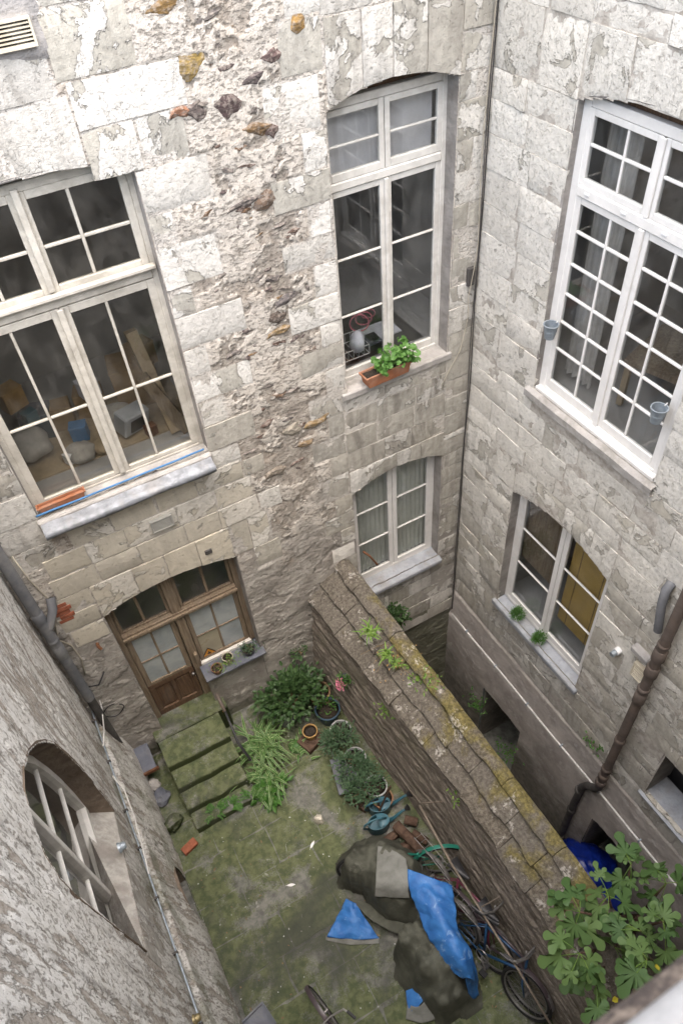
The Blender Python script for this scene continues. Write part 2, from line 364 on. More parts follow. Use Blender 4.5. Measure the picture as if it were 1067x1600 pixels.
def glass(name, dirt=.05, tint=(.92, .93, .93), dcol=(.5, .5, .48)):
    n = NT(name); P = n.pos
    tr = n.new('ShaderNodeBsdfTransparent'); tr.inputs[0].default_value = (*tint, 1)
    gl = n.new('ShaderNodeBsdfGlossy'); gl.inputs['Roughness'].default_value = .015; gl.inputs['Color'].default_value = (.9, .9, .9, 1)
    bmp = n.new('ShaderNodeBump'); bmp.inputs['Distance'].default_value = .004; bmp.inputs['Strength'].default_value = .25
    n.put(bmp.inputs['Height'], n.noise(P, 2.5, 2, .5)); n.l.new(bmp.outputs[0], gl.inputs['Normal'])
    fr = n.new('ShaderNodeFresnel'); n.put(fr.inputs[0], n.ss(n.new('ShaderNodeNewGeometry').outputs['Backfacing'], 0.0, 1.0, 1.5, 1 / 1.5, False))
    mx = n.new('ShaderNodeMixShader'); n.l.new(fr.outputs[0], mx.inputs[0]); n.l.new(tr.outputs[0], mx.inputs[1]); n.l.new(gl.outputs[0], mx.inputs[2])
    df = n.new('ShaderNodeBsdfDiffuse'); df.inputs[0].default_value = (*dcol, 1)
    mx2 = n.new('ShaderNodeMixShader')
    dn = n.math('MULTIPLY', n.ss(n.noise(n.mapping(P, (1, 1, .6)), 5, 8, .66, .3), .35, .7), dirt * 2)
    n.l.new(dn, mx2.inputs[0]); n.l.new(mx.outputs[0], mx2.inputs[1]); n.l.new(df.outputs[0], mx2.inputs[2])
    n.l.new(mx2.outputs[0], n.out.inputs['Surface'])
    return n.m
M['glass'] = glass('window_glass', .02)
M['glassdirty'] = glass('dusty_window_glass', .03, (.86, .86, .84), (.42, .40, .36))
def frosted(name):
    n = NT(name); P = n.pos
    f = n.noise(P, 3, 7, .62, .4)
    col = n.mix(n.ss(f, .3, .7), (.27, .30, .31), (.38, .40, .40))
    col = n.mix(n.math('MULTIPLY', n.ss(n.noise(P, 8, 8, .66), .5, .7), .3), col, (.24, .23, .20))
    return n.done(col, .25, .5)
M['frosted'] = frosted('whitened_glass')
M['frostedtan'] = simple('stained_whitened_glass', (.36, .325, .24), .3, .5, var=.25, vscale=5)

def cloth(name, color, trans=.35, pleat=None):
    n = NT(name); P = n.pos
    f = n.noise(P, 5, 5, .6)
    n.done(n.mix(n.ss(f, .3, .7), color, tuple(.85 * c for c in color)), .95, .1)
    tl = n.new('ShaderNodeBsdfTranslucent'); tl.inputs[0].default_value = (*color, 1)
    mx = n.new('ShaderNodeMixShader'); mx.inputs[0].default_value = trans
    n.l.new(n.b.outputs[0], mx.inputs[1]); n.l.new(tl.outputs[0], mx.inputs[2]); n.l.new(mx.outputs[0], n.out.inputs['Surface'])
    return n.m
M['curtain'] = cloth('pale_curtain', (.80, .82, .74), .25)
M['net'] = cloth('white_blind', (.84, .82, .83), .25)
M['bamboo'] = cloth('bamboo_blind', (.58, .40, .13), .15)

def canvas(name, ca, cb, rough=.75, bumpd=.006, scratch=None):
    n = NT(name); P = n.pos
    f = n.noise(P, 6, 7, .62, .4); g = n.noise(P, 22, 6, .64, .3)
    col = n.mix(n.ss(f, .3, .7), ca, cb)
    if scratch: col = n.mix(n.math('MULTIPLY', n.ss(n.noise(P, 9, 8, .7, .8), .57, .68), .5), col, scratch)
    n.bump(n.math('ADD', f, n.math('MULTIPLY', g, .5)), bumpd)
    return n.done(col, rough, .35)
M['olive'] = canvas('olive_canvas', (.085, .088, .068), (.048, .050, .038), .8, .008, (.15, .15, .125))
M['olivelight'] = canvas('pale_olive_canvas', (.19, .195, .18), (.12, .124, .11), .7, .008)  # pale canvas for the hems and for the top panel's painted light
M['bluetarp'] = canvas('blue_tarp', (.040, .165, .43), (.022, .105, .32), .5, .010, (.26, .40, .60))
M['deepblue'] = canvas('deep_blue_tarp', (.006, .022, .20), (.004, .012, .12), .3, .006)

def leafmat(name, c1, c2, trans=.25, rough=.5):
    n = NT(name); rnd = n.math('FRACT', n.math('ADD', n.new('ShaderNodeNewGeometry').outputs['Random Per Island'], n.math('MULTIPLY', n.new('ShaderNodeObjectInfo').outputs['Random'], 3.7)))
    f = n.noise(n.pos, 9, 3, .5)
    col = n.mix(n.math('MULTIPLY_ADD', rnd, .75, n.math('MULTIPLY', f, .25)), c1, c2)
    n.done(col, rough, .35)
    tl = n.new('ShaderNodeBsdfTranslucent'); n.put(tl.inputs[0], n.mix(1.0, col, (1.2, 1.3, .6), 'MULTIPLY'))
    mx = n.new('ShaderNodeMixShader'); mx.inputs[0].default_value = trans
    n.l.new(n.b.outputs[0], mx.inputs[1]); n.l.new(tl.outputs[0], mx.inputs[2]); n.l.new(mx.outputs[0], n.out.inputs['Surface'])
    return n.m
M['leafdark'] = leafmat('dark_leaf', (.028, .065, .022), (.065, .12, .04))
M['leafgrey'] = leafmat('grey_green_leaf', (.040, .085, .042), (.085, .140, .075))
M['leaffig'] = leafmat('fig_leaf', (.042, .095, .026), (.112, .178, .055), .25, .6)
M['leafger'] = leafmat('geranium_leaf', (.06, .155, .03), (.12, .24, .06))
M['leafspider'] = leafmat('spider_leaf', (.050, .125, .030), (.085, .175, .048))
M['leafcream'] = leafmat('cream_leaf_margin', (.24, .33, .14), (.36, .43, .22))
M['leafbright'] = leafmat('bright_weed_leaf', (.09, .18, .03), (.16, .25, .05))
M['leafherb'] = leafmat('herb_leaf', (.04, .12, .02), (.085, .19, .04))

# ------------------------------------------------------------------ object helpers
def link(o, parent=None):
    C.objects.link(o)
    if parent is not None: o.parent = parent
    return o
def tag(o, label=None, cat=None, group=None, kind=None):
    if label: o['label'] = label
    if cat: o['category'] = cat
    if group: o['group'] = group
    if kind: o['kind'] = kind
    return o
def thing(name, label, cat, loc=(0, 0, 0), rot=(0, 0, 0), group=None):
    o = bpy.data.objects.new(name, None); o.empty_display_size = .1
    C.objects.link(o); o.location = loc; o.rotation_euler = rot
    return tag(o, label, cat, group)
def FA(a, b, d): return (a, -d, b)
def FB(a, b, d): return (-d, a, b)
def FC(a, b, d): return (-5.85 + d, a, b)
def FW(a, b, d): return (a, b, d)

class MB:
    """collects boxes, tubes and sheets and links them as ONE mesh object"""
    def __init__(s): s.v = []; s.f = []; s.mi = []; s.cur = 0
    def add(s, verts, faces):
        o = len(s.v); s.v += [tuple(map(float, p)) for p in verts]
        for f in faces: s.f.append(tuple(i + o for i in f)); s.mi.append(s.cur)
    def hexa(s, p):   # p: 8 points, bottom 4 then top 4
        s.add(p, [(0, 3, 2, 1), (4, 5, 6, 7), (0, 1, 5, 4), (1, 2, 6, 5), (2, 3, 7, 6), (3, 0, 4, 7)])
    def box(s, F, a0, a1, b0, b1, d0, d1):
        s.hexa([F(a0, b0, d0), F(a1, b0, d0), F(a1, b1, d0), F(a0, b1, d0), F(a0, b0, d1), F(a1, b0, d1), F(a1, b1, d1), F(a0, b1, d1)])
    def strip(s, F, a0, a1, lo, hi, d0, d1, n=8):
        """solid between b=lo(a) and b=hi(a)"""
        lo = lo if callable(lo) else (lambda a, c=lo: c); hi = hi if callable(hi) else (lambda a, c=hi: c)
        A = [a0 + (a1 - a0) * i / n for i in range(n + 1)]; vs = []
        for a in A: vs += [F(a, lo(a), d0), F(a, hi(a), d0), F(a, hi(a), d1), F(a, lo(a), d1)]
        fs = [(0, 1, 2, 3)]
        for i in range(n):
            k = 4 * i
            for j in range(4): fs.append((k + j, k + 4 + j, k + 4 + (j + 1) % 4, k + (j + 1) % 4))
        k = 4 * n; fs.append((k + 3, k + 2, k + 1, k)); s.add(vs, fs)
    def tube(s, pts, r, n=8, caps=True):
        pts = [Vector(p) for p in pts]; N = len(pts); rr = r if hasattr(r, '__len__') else [r] * N
        t0 = (pts[1] - pts[0]).normalized(); u = t0.orthogonal().normalized(); vs = []
        for i, p in enumerate(pts):
            t = (pts[min(i + 1, N - 1)] - pts[max(i - 1, 0)]).normalized()
            u = (u - t * u.dot(t)).normalized(); w = t.cross(u)
            for k in range(n):
                a = 2 * math.pi * k / n; vs.append(p + (u * math.cos(a) + w * math.sin(a)) * rr[i])
        fs = []
        for i in range(N - 1):
            for k in range(n): fs.append((i * n + k, i * n + (k + 1) % n, (i + 1) * n + (k + 1) % n, (i + 1) * n + k))
        if caps: fs += [tuple(range(n))[::-1], tuple((N - 1) * n + k for k in range(n))]
        s.add(vs, fs)
    def lathe(s, prof, loc=(0, 0, 0), n=20, sx=1.0, sy=1.0, M4=None):
        vs = []; N = len(prof)
        for (r, z) in prof:
            for k in range(n):
                a = 2 * math.pi * k / n; p = Vector((r * sx * math.cos(a), r * sy * math.sin(a), z))
                if M4: p = M4 @ p
                vs.append(p + Vector(loc))
        fs = [(i * n + k, i * n + (k + 1) % n, (i + 1) * n + (k + 1) % n, (i + 1) * n + k) for i in range(N - 1) for k in range(n)]
        if prof[0][0] > 1e-6: fs.append(tuple(range(n))[::-1])
        if prof[-1][0] > 1e-6: fs.append(tuple((N - 1) * n + k for k in range(n)))
        s.add(vs, fs)
    def grid(s, P):
        """P: rows of points"""
        m, n = len(P), len(P[0])
        s.add([p for row in P for p in row], [(i * n + j, i * n + j + 1, (i + 1) * n + j + 1, (i + 1) * n + j) for i in range(m - 1) for j in range(n - 1)])
    def torus(s, center, ax, R_, r, n=40, m=8):
        ax = Vector(ax).normalized(); u = ax.orthogonal().normalized(); w = ax.cross(u); c = Vector(center); vs = []
        for i in range(n):
            a = 2 * math.pi * i / n; e = u * math.cos(a) + w * math.sin(a)
            for k in range(m):
                b = 2 * math.pi * k / m; vs.append(c + e * (R_ + r * math.cos(b)) + ax * r * math.sin(b))
        s.add(vs, [(i * m + k, i * m + (k + 1) % m, ((i + 1) % n) * m + (k + 1) % m, ((i + 1) % n) * m + k) for i in range(n) for k in range(m)])
    def mesh(s, name, mats, smooth=False, fix=True, angle=None):
        me = bpy.data.meshes.new(name); me.from_pydata(s.v, [], s.f)
        mats = mats if isinstance(mats, (list, tuple)) else [mats]
        for m in mats: me.materials.append(m)
        if len(mats) > 1: me.polygons.foreach_set('material_index', s.mi)
        if fix:
            bm = bmesh.new(); bm.from_mesh(me); bmesh.ops.recalc_face_normals(bm, faces=bm.faces); bm.to_mesh(me); bm.free()
        if smooth:
            me.polygons.foreach_set('use_smooth', [True] * len(me.polygons))
            if angle is not None: me.set_sharp_from_angle(angle=R(angle))
        return me
    def build(s, name, mats, parent=None, smooth=False, fix=True, angle=None, bevel=0):
        o = link(bpy.data.objects.new(name, s.mesh(name, mats, smooth, fix, angle)), parent)
        if bevel:
            b = o.modifiers.new('bevel', 'BEVEL'); b.width = bevel; b.segments = 1; b.limit_method = 'ANGLE'
        return o
def tobj(name, mb, mat, label, cat, group=None, **kw): return tag(mb.build(name, mat, None, **kw), label, cat, group)

def np_mesh(name, V, F, mat, attrs=None, smooth=True, parent=None, mats=None, mi=None):
    """V (n,3), F (m,4) or (m,3) -> object"""
    me = bpy.data.meshes.new(name); V = np.asarray(V, np.float32); F = np.asarray(F, np.int32); k = F.shape[1]
    me.vertices.add(len(V)); me.vertices.foreach_set('co', V.ravel())
    me.loops.add(F.size); me.loops.foreach_set('vertex_index', F.ravel())
    me.polygons.add(len(F)); me.polygons.foreach_set('loop_start', np.arange(0, F.size, k, dtype=np.int32))
    me.polygons.foreach_set('use_smooth', np.full(len(F), smooth))
    for m in (mats or [mat]): me.materials.append(m)
    if mi is not None: me.polygons.foreach_set('material_index', np.asarray(mi, np.int32))
    for nm, val in (attrs or {}).items():
        at = me.attributes.new(nm, 'FLOAT', 'POINT'); at.data.foreach_set('value', np.asarray(val, np.float32).ravel())
    me.update(calc_edges=True); me.validate()
    return link(bpy.data.objects.new(name, me), parent)

def heightfield(name, F, a0, a1, b0, b1, step, depth, hole, mat, parent, flip=False, attrs=None):
    """rough wall face; depth(A,B) -> d, attrs(A,B) -> dict, hole(A,B) -> mask of removed cells"""
    na = int(round((a1 - a0) / step)) + 1; nb = int(round((b1 - b0) / step)) + 1
    A, B = np.meshgrid(np.linspace(a0, a1, na), np.linspace(b0, b1, nb))
    D, at = depth(A, B)
    X, Y, Z = F(A, B, D)
    V = np.stack([np.broadcast_to(q, A.shape).ravel() for q in (X, Y, Z)], 1)
    idx = np.arange(na * nb).reshape(nb, na)
    q = np.stack([idx[:-1, :-1], idx[:-1, 1:], idx[1:, 1:], idx[1:, :-1]], -1)
    if hole is not None:
        hc = hole((A[:-1, :-1] + A[1:, 1:]) / 2, (B[:-1, :-1] + B[1:, 1:]) / 2); q = q[~hc]
    q = q.reshape(-1, 4)
    if flip: q = q[:, ::-1]
    used = np.unique(q); re = np.full(len(V), -1, np.int64); re[used] = np.arange(len(used))
    return np_mesh(name, V[used], re[q], mat, {k: v.ravel()[used] for k, v in at.items()}, True, parent)

def arc(a0, a1, spring, crown):
    m = (a0 + a1) / 2; h = (a1 - a0) / 2
    return lambda a: spring + (crown - spring) * (1 - min(1.0, abs((a - m) / h)) ** 2)
def arc_np(a0, a1, spring, crown):
    m = (a0 + a1) / 2; h = (a1 - a0) / 2
    return lambda a: spring + (crown - spring) * (1 - np.minimum(1.0, np.abs((a - m) / h)) ** 2)

_bn = [0]
def stone(F, parent, a0, a1, lo, hi, proud, paint, dirt, tone, mat, flip=False, name='stone_block', amp=.008, gap=.0012, jit=.006, tilt=.003):
    """one block of ashlar: a rough front of about 30 faces with pulled back arrises and sides that run into the wall"""
    _bn[0] += 1; sd = _bn[0] * 13.7
    lo = lo if callable(lo) else (lambda a, c=lo: c); hi = hi if callable(hi) else (lambda a, c=hi: c)
    w = a1 - a0; h = hi((a0 + a1) / 2) - lo((a0 + a1) / 2)
    nu = max(3, min(7, int(round(w / .085)))); nv = max(3, min(5, int(round(h / .085))))
    u = np.linspace(0, 1, nu + 1); v = np.linspace(0, 1, nv + 1)
    u[1] = min(.03 / w, u[2] * .5); u[-2] = 1 - u[1]; v[1] = min(.03 / h, v[2] * .5); v[-2] = 1 - v[1]
    ta, tb = random.uniform(-tilt, tilt), random.uniform(-tilt, tilt); vs = []
    a0 += gap; a1 -= gap; dr = [random.choice((0, 0, .001, .002, .007)) for _ in range(4)]
    for j, vv in enumerate(v):
        for i, uu in enumerate(u):
            a = a0 + (a1 - a0) * uu; b = lo(a) + gap + (hi(a) - lo(a) - 2 * gap) * vv
            d = proud + amp * 2 * (float(fbm(a * 6 + sd, b * 6, 3, 3)) - .5) + ta * (uu - .5) * 2 + tb * (vv - .5) * 2
            eu = i in (0, nu); ev = j in (0, nv)
            if eu or ev:
                d -= max(dr[0] if i == 0 else 0, dr[1] if i == nu else 0, dr[2] if j == 0 else 0, dr[3] if j == nv else 0) + random.uniform(0, .002)
                if eu: a += (1 if i == 0 else -1) * random.uniform(-.3, 1) * jit
                if ev: b += (1 if j == 0 else -1) * random.uniform(-.3, 1) * jit
            vs.append((a, b, d))
    ring = [i for i in range(nu + 1)] + [(j * (nu + 1) + nu) for j in range(1, nv + 1)] + [nv * (nu + 1) + i for i in range(nu - 1, -1, -1)] + [j * (nu + 1) for j in range(nv - 1, 0, -1)]
    fs = [(j * (nu + 1) + i, j * (nu + 1) + i + 1, (j + 1) * (nu + 1) + i + 1, (j + 1) * (nu + 1) + i) for j in range(nv) for i in range(nu)]
    n0 = len(vs); L = len(ring); vs += [vs[k] for k in ring] + [(vs[k][0], vs[k][1], -.05) for k in ring]   # own vertices: the arris stays crisp
    for k in range(L): fs.append((n0 + (k + 1) % L, n0 + k, n0 + L + k, n0 + L + (k + 1) % L))
    if flip: fs = [f[::-1] for f in fs]
    me = bpy.data.meshes.new(name); me.from_pydata([F(*p) for p in vs], [], fs); me.materials.append(mat)
    me.polygons.foreach_set('use_smooth', [k < nu * nv for k in range(len(fs))])
    o = link(bpy.data.objects.new(name, me), parent)
    o.color = (paint, dirt, tone, 1)
    return o

def reveal(F, outline, d_in, parent, mat, lip=.03, dl=.006, closed=False, name='reveal'):
    """masonry return of an opening: a lip on the wall face and the jamb going in to depth d_in (negative)"""
    mb = MB(); n = len(outline); cx = sum(p[0] for p in outline) / n; cy = sum(p[1] for p in outline) / n; rows = [[], [], [], [], []]
    for i, (a, b) in enumerate(outline):
        p0 = outline[(i - 1) % n if closed else max(i - 1, 0)]; p1 = outline[(i + 1) % n if closed else min(i + 1, n - 1)]
        tx, ty = p1[0] - p0[0], p1[1] - p0[1]; L = math.hypot(tx, ty) or 1; nx, ny = -ty / L, tx / L
        if nx * (a - cx) + ny * (b - cy) < 0: nx, ny = -nx, -ny
        w = random.uniform(-.004, .004)
        rows[0].append(F(a + nx * (lip + w * 3), b + ny * (lip + w * 3), -.02)); rows[1].append(F(a + nx * lip * .7, b + ny * lip * .7, dl))
        rows[2].append(F(a + nx * w, b + ny * w, dl - .008)); rows[3].append(F(a + nx * (w - .004), b + ny * (w - .004), d_in * .5)); rows[4].append(F(a, b, d_in))
    if closed: rows = [r + [r[0]] for r in rows]
    mb.grid(rows); return mb.build(name, mat, parent, smooth=True, angle=50)

# ------------------------------------------------------------------ facade A (straight ahead)
facadeA = thing('stone_facade', 'rubble and ashlar house wall straight ahead, holding the oak door and three windows', 'wall')
facadeB = thing('stone_facade', 'pale ashlar house wall on the right of the cable corner, with a many-paned white window', 'wall')
facadeC = thing('plastered_facade', 'streaky grey plastered wall at lower left holding the arched window', 'wall')
facadeD = thing('plastered_facade', 'plain wall under the viewpoint, behind the ledge with the worn rail', 'wall', group=None)
WIN_L = dict(a0=-5.27, a1=-3.43, z0=5.20, spring=8.19, crown=8.29)
WIN_M = dict(a0=-1.74, a1=-.37, z0=5.22, spring=8.18, crown=8.31)
WIN_N = dict(a0=-1.76, a1=-.37, z0=1.46, spring=3.56, crown=3.72)
DOOR = dict(a0=-5.16, a1=-3.44, z0=.56, spring=3.40, crown=3.56)
WIN_R = dict(a0=-2.90, a1=-1.14, z0=5.28, spring=8.19, crown=8.33)
WIN_S = dict(a0=-2.78, a1=-1.06, z0=1.27, spring=3.56, crown=3.74)
NICHE = dict(a0=-5.05, a1=-4.22, z0=.72, spring=1.80, crown=1.80)
CELL1 = dict(a0=-2.10, a1=-1.12, z0=-3.3, spring=-1.27, crown=-1.24)
CELL2 = dict(a0=-4.75, a1=-3.80, z0=-3.3, spring=-1.12, crown=-1.05)
def hole_of(*ops):
    def f(A, B):
        m = np.zeros(A.shape, bool)
        for o in ops:
            m |= (A > o['a0']) & (A < o['a1']) & (B > o['z0']) & (B < arc_np(o['a0'], o['a1'], o['spring'], o['crown'])(A))
        return m
    return f
def outline_of(o, n=14, bottom=False):
    f = arc(o['a0'], o['a1'], o['spring'], o['crown'])
    pts = [(o['a0'], o['z0'])] + [(o['a0'], o['z0'] + (o['spring'] - o['z0']) * k / 5) for k in range(1, 5)]
    pts += [(o['a0'] + (o['a1'] - o['a0']) * i / n, f(o['a0'] + (o['a1'] - o['a0']) * i / n)) for i in range(n + 1)]
    pts += [(o['a1'], o['z0'] + (o['spring'] - o['z0']) * k / 5) for k in range(4, 0, -1)] + [(o['a1'], o['z0'])]
    return pts
covA = []
def SA(x0, x1, z0, z1, paint=.6, dirt=.25, tone=.1, proud=None, **kw):
    covA.append((x0, x1, z0 if not callable(z0) else z0((x0 + x1) / 2), z1 if not callable(z1) else z1((x0 + x1) / 2)))
    pr = random.uniform(.004, .012) if proud is None else proud
    return stone(FA, facadeA, x0, x1, z0, z1, pr, min(1, max(0, paint - .06 + random.uniform(-.32, .30))), min(1, max(0, dirt + random.uniform(-.15, .15))), min(1, max(0, tone + random.uniform(-.1, .1))), M['ashlarA'], **kw)
def split(x0, x1, w):
    n = max(1, int(round((x1 - x0) / w))); c = [x0 + (x1 - x0) * (i + (random.uniform(-.16, .16) if 0 < i < n else 0)) / n for i in range(n + 1)]
    return list(zip(c[:-1], c[1:]))
# quoins right of the left window
LQ = [(9.27, 9.72, -3.33), (8.83, 9.26, -3.20), (8.50, 8.82, -2.90), (8.13, 8.49, -2.96), (7.77, 8.12, -2.83), (7.48, 7.76, -3.22), (7.08, 7.47, -2.88), (6.80, 7.07, -3.21),
      (6.45, 6.79, -2.76), (6.12, 6.44, -3.20), (5.82, 6.11, -2.80), (5.50, 5.81, -3.14), (5.16, 5.49, -2.88), (4.86, 5.15, -3.10)]
for z0, z1, xr in LQ:
    xl = -3.43 if z1 < 8.3 else -3.75 if z1 < 9 else -3.8
    if xr - xl > .62 and random.random() < .35:
        m = xl + (xr - xl) * random.uniform(.45, .6); SA(xl, m, z0, z1, .74); SA(m, xr, z0, z1, .74)
    else: SA(xl, xr, z0, z1, .74)
# band over the left window, courses above
fL = arc(WIN_L['a0'], WIN_L['a1'], WIN_L['spring'], WIN_L['crown'])
for x0, x1, dz in ((-5.86, -5.29, 0), (-5.29, -4.86, 0), (-4.86, -4.36, 0), (-4.36, -3.76, 0)):
    SA(x0, x1, (lambda a: fL(a)) if x0 > -5.28 else 8.2, 8.74, .62, .6)
for x0, x1 in ((-5.86, -5.2), (-5.2, -4.7), (-4.7, -4.26), (-4.26, -3.82)): SA(x0, x1, 8.75, 9.08, .55, .5)
for x0, x1 in ((-5.86, -5.1), (-5.1, -4.5)): SA(x0, x1, 9.09, 9.42, .5, .5)
for x0, x1 in ((-3.78, -3.55), (-3.55, -3.34)): SA(x0, x1, 9.30, 9.72, .66)
for z0, z1 in ((9.43, 9.78), (9.79, 10.1)):
    for x0, x1 in split(-5.86, -3.85, .55): SA(x0, x1, z0, z1, .5, .5)
# left of the left window
zz = 4.55
while zz < 8.15:
    h = random.uniform(.27, .36)
    for x0, x1 in split(-5.86, -5.27, random.choice((.3, .6))): SA(x0, x1, zz, min(zz + h, 8.19) - .005, .6, .4)
    zz += h
# quoins left of the middle window
MQ = [(9.33, 9.75, -2.10), (8.90, 9.32, -2.02), (8.51, 8.89, -2.10), (8.07, 8.50, -2.29), (7.74, 8.06, -1.98), (7.45, 7.73, -2.31), (7.14, 7.44, -2.0), (6.86, 7.13, -2.29), (6.51, 6.85, -1.99),
      (6.19, 6.50, -2.31), (5.92, 6.18, -1.98), (5.62, 5.91, -2.25), (5.30, 5.61, -1.98), (4.98, 5.29, -2.22), (4.66, 4.97, -2.0), (4.34, 4.65, -2.24), (4.02, 4.33, -2.02)]
for z0, z1, xl in MQ:
    xr = -1.74 if z1 < 8.2 and z0 > 5.25 else -1.70 if z0 > 8.2 else -1.78
    SA(xl, xr, z0, z1, .70 if z0 > 5 else .35, .2 if z0 > 5 else .5)
fM = arc(WIN_M['a0'], WIN_M['a1'], WIN_M['spring'], WIN_M['crown'])
for x0, x1 in ((-1.70, -1.36), (-1.36, -1.06), (-1.06, -.72), (-.72, -.36)): SA(x0, x1, (lambda a: fM(a)), 8.86, .50, .55, 0.0, proud=.02, tilt=.002, gap=.003)
SA(-.355, -.01, 8.2, 8.52, .6, .3); SA(-.355, -.01, 8.53, 8.86, .6, .3)
for z0, z1, w in ((8.87, 9.2, .5), (9.21, 9.55, .45), (9.56, 9.9, .5)):
    for x0, x1 in split(-1.72, -.01, w): SA(x0, x1, z0, z1, .55, .45)
# right of the middle window down to the lower window
zz = 3.9
k = 0
while zz < 8.18:
    h = random.uniform(.26, .35); z1 = min(zz + h, 8.195); k += 1
    hi = zz > 5.3
    if k % 2 or not hi: SA(-.365, -.01, zz, z1 - .005, .52 if hi else .3, .45)
    else: SA(-.365, -.17, zz, z1 - .005, .52, .4); SA(-.17, -.01, zz, z1 - .005, .45, .5)
    zz = z1
# between the middle and the lower window
for z0, z1, w, p in ((4.93, 5.14, .55, .5), (4.62, 4.92, .46, .28), (4.30, 4.61, .5, .22), (3.98, 4.29, .46, .24)):
    for x0, x1 in split(-1.78, -.37, w): SA(x0, x1, z0, z1, p, .85, proud=random.uniform(.006, .011))
fN = arc(WIN_N['a0'], WIN_N['a1'], WIN_N['spring'], WIN_N['crown'])
for x0, x1 in ((-1.78, -1.42), (-1.42, -1.08), (-1.08, -.72), (-.72, -.36)): SA(x0, x1, (lambda a: fN(a)), 3.97, .42, .55, proud=.016, gap=.003)
SA(-2.16, -1.79, 3.62, 4.01, .65, .3)
for z0, z1, xl in ((3.30, 3.61, -2.02), (3.0, 3.29, -2.2), (2.70, 2.99, -1.98), (2.40, 2.69, -2.14), (2.1, 2.39, -1.97), (1.78, 2.09, -2.1), (1.48, 1.77, -1.96)): SA(xl, -1.765, z0, z1, .62, .4, .25)
zz = 1.5
while zz < 3.88:
    h = random.uniform(.26, .34); z1 = min(zz + h, 3.895); SA(-.365, -.01, zz, z1 - .005, .34, .6); zz = z1
for z0, z1, w in ((1.04, 1.32, .4), (.74, 1.03, .45), (.42, .73, .38), (.10, .41, .45), (-.2, .09, .5)):
    for x0, x1 in split(-1.74, -.01, w): SA(x0, x1, z0, z1, .68, .5)
# ashlar between the left window and the door, door arch
for z0, z1, x0, x1, w in ((4.62, 4.90, -5.1, -3.12, .47), (4.30, 4.61, -5.45, -3.05, .45), (3.98, 4.29, -5.5, -3.02, .47)):
    for a, b in split(x0, x1, w): SA(a, b, z0, z1, .40, .22, .75, proud=random.uniform(.010, .02), gap=.004)
fD = arc(DOOR['a0'], DOOR['a1'], DOOR['spring'], DOOR['crown'])
for a, b in split(-5.15, -3.45, .42): SA(a, b, (lambda q: fD(q)), 3.97, .42, .2, .85, proud=.02, gap=.004)
SA(-5.56, -5.16, 3.68, 3.97, .4, .2, .8); SA(-5.62, -5.17, 3.39, 3.67, .4, .2, .8); SA(-5.58, -5.17, 3.08, 3.38, .42, .2, .85)
SA(-3.44, -3.2, 3.42, 3.97, .3, .35, .4); SA(-3.2, -2.84, 3.02, 3.41, .72, .1, .2); SA(-3.19, -2.92, 3.42, 3.97, .6, .2, .5)
SA(-3.0, -2.72, 3.98, 4.28, .6, .25, .3); SA(-3.1, -2.85, 4.62, 4.86, .6, .25, .3)

def covered(A, B, pad=.0):
    m = np.zeros(A.shape, bool)
    for x0, x1, z0, z1 in covA: m |= (A > x0 - pad) & (A < x1 + pad) & (B > z0 - pad) & (B < z1 + pad)
    return m
def depthA(A, B):
    wx = A + .12 * (fbm(A * 2, B * 2, 91, 3) - .5); wz = B + .12 * (fbm(A * 2, B * 2, 92, 3) - .5)
    lump = fbm(wx * 3.2, wz * 8.0, 5, 6, .58); fine = fbm(A * 24, B * 30, 9, 4, .6)
    ms = fbm(wx * 2.6, wz * 3.2, 21, 7, .62) + .10 * (fine - .5)
    up = sstep(B + 1.2 * (fbm(A * 1.3, B * 1.3, 77, 4) - .5), 5.2, 6.4)
    crust = sstep(ms, .50 - .06 * up, .512 - .06 * up)
    rub = sstep(B, 3.4, 4.2)
    d = -.004 + rub * (.021 * (lump - .5) + .011 * (fine - .5)) + (1 - rub) * (.022 * (lump - .5) + .008 * (fine - .5)) + .011 * crust
    d = d + .006
    cov = covered(A, B); pad = covered(A, B, .02) & ~cov
    d = np.where(cov, .002 + .003 * fine, np.where(pad, np.minimum(d, .004), d))
    low = (B < -.05)
    d = np.where(low, d - .03, d)
    return d, {'crust': crust, 'joint': cov.astype(float)}
heightfield('rubble_infill', FA, -5.9, 0.02, -3.3, 10.1, .017, depthA, hole_of(WIN_L, WIN_M, WIN_N, DOOR), M['infillA'], facadeA)
for W, d in ((WIN_L, -.22), (WIN_M, -.26), (WIN_N, -.26), (DOOR, -.26)): reveal(FA, outline_of(W), d, facadeA, M['reveal'])
mb = MB(); mb.box(FA, -5.9, .35, 10.11, 11.6, -.4, 0); mb.build('upper_wall', M['ashlarA'], facadeA).color = (.6, .4, .1, 1)

# embedded rubble stones: flat slates and ochre lumps in the mortar
def lump_mesh(name, seed, mat):
    bm = bmesh.new(); bmesh.ops.create_icosphere(bm, subdivisions=2, radius=.5)
    for v in bm.verts:
        k = 1 + 1.3 * (float(fbm(v.co.x * 3.2 + seed * 3.1 + 5, v.co.z * 2.2 + v.co.y * 1.7, seed, 3)) - .5); v.co *= k
    me = bpy.data.meshes.new(name); bm.to_mesh(me); bm.free(); me.materials.append(mat)
    return me
def rub_mat():
    n = NT('slate_rubble'); P = n.pos; oc = n.new('ShaderNodeObjectInfo').outputs['Color']
    f = n.noise(n.mapping(P, (1, 1, 3)), 12, 7, .66, .3)
    col = n.mix(n.ss(f, .34, .66), oc, n.mix(.6, oc, (.05, .045, .04)))
    col = n.mix(n.math('MULTIPLY', n.ss(n.noise(P, 30, 6, .66), .45, .62), .45), col, (.40, .35, .30))
    n.bump(f, .02); return n.done(col, .9, .2)
M['rubble'] = rub_mat()
lumps = [lump_mesh('rubble_stone', s, M['rubble']) for s in range(8)]
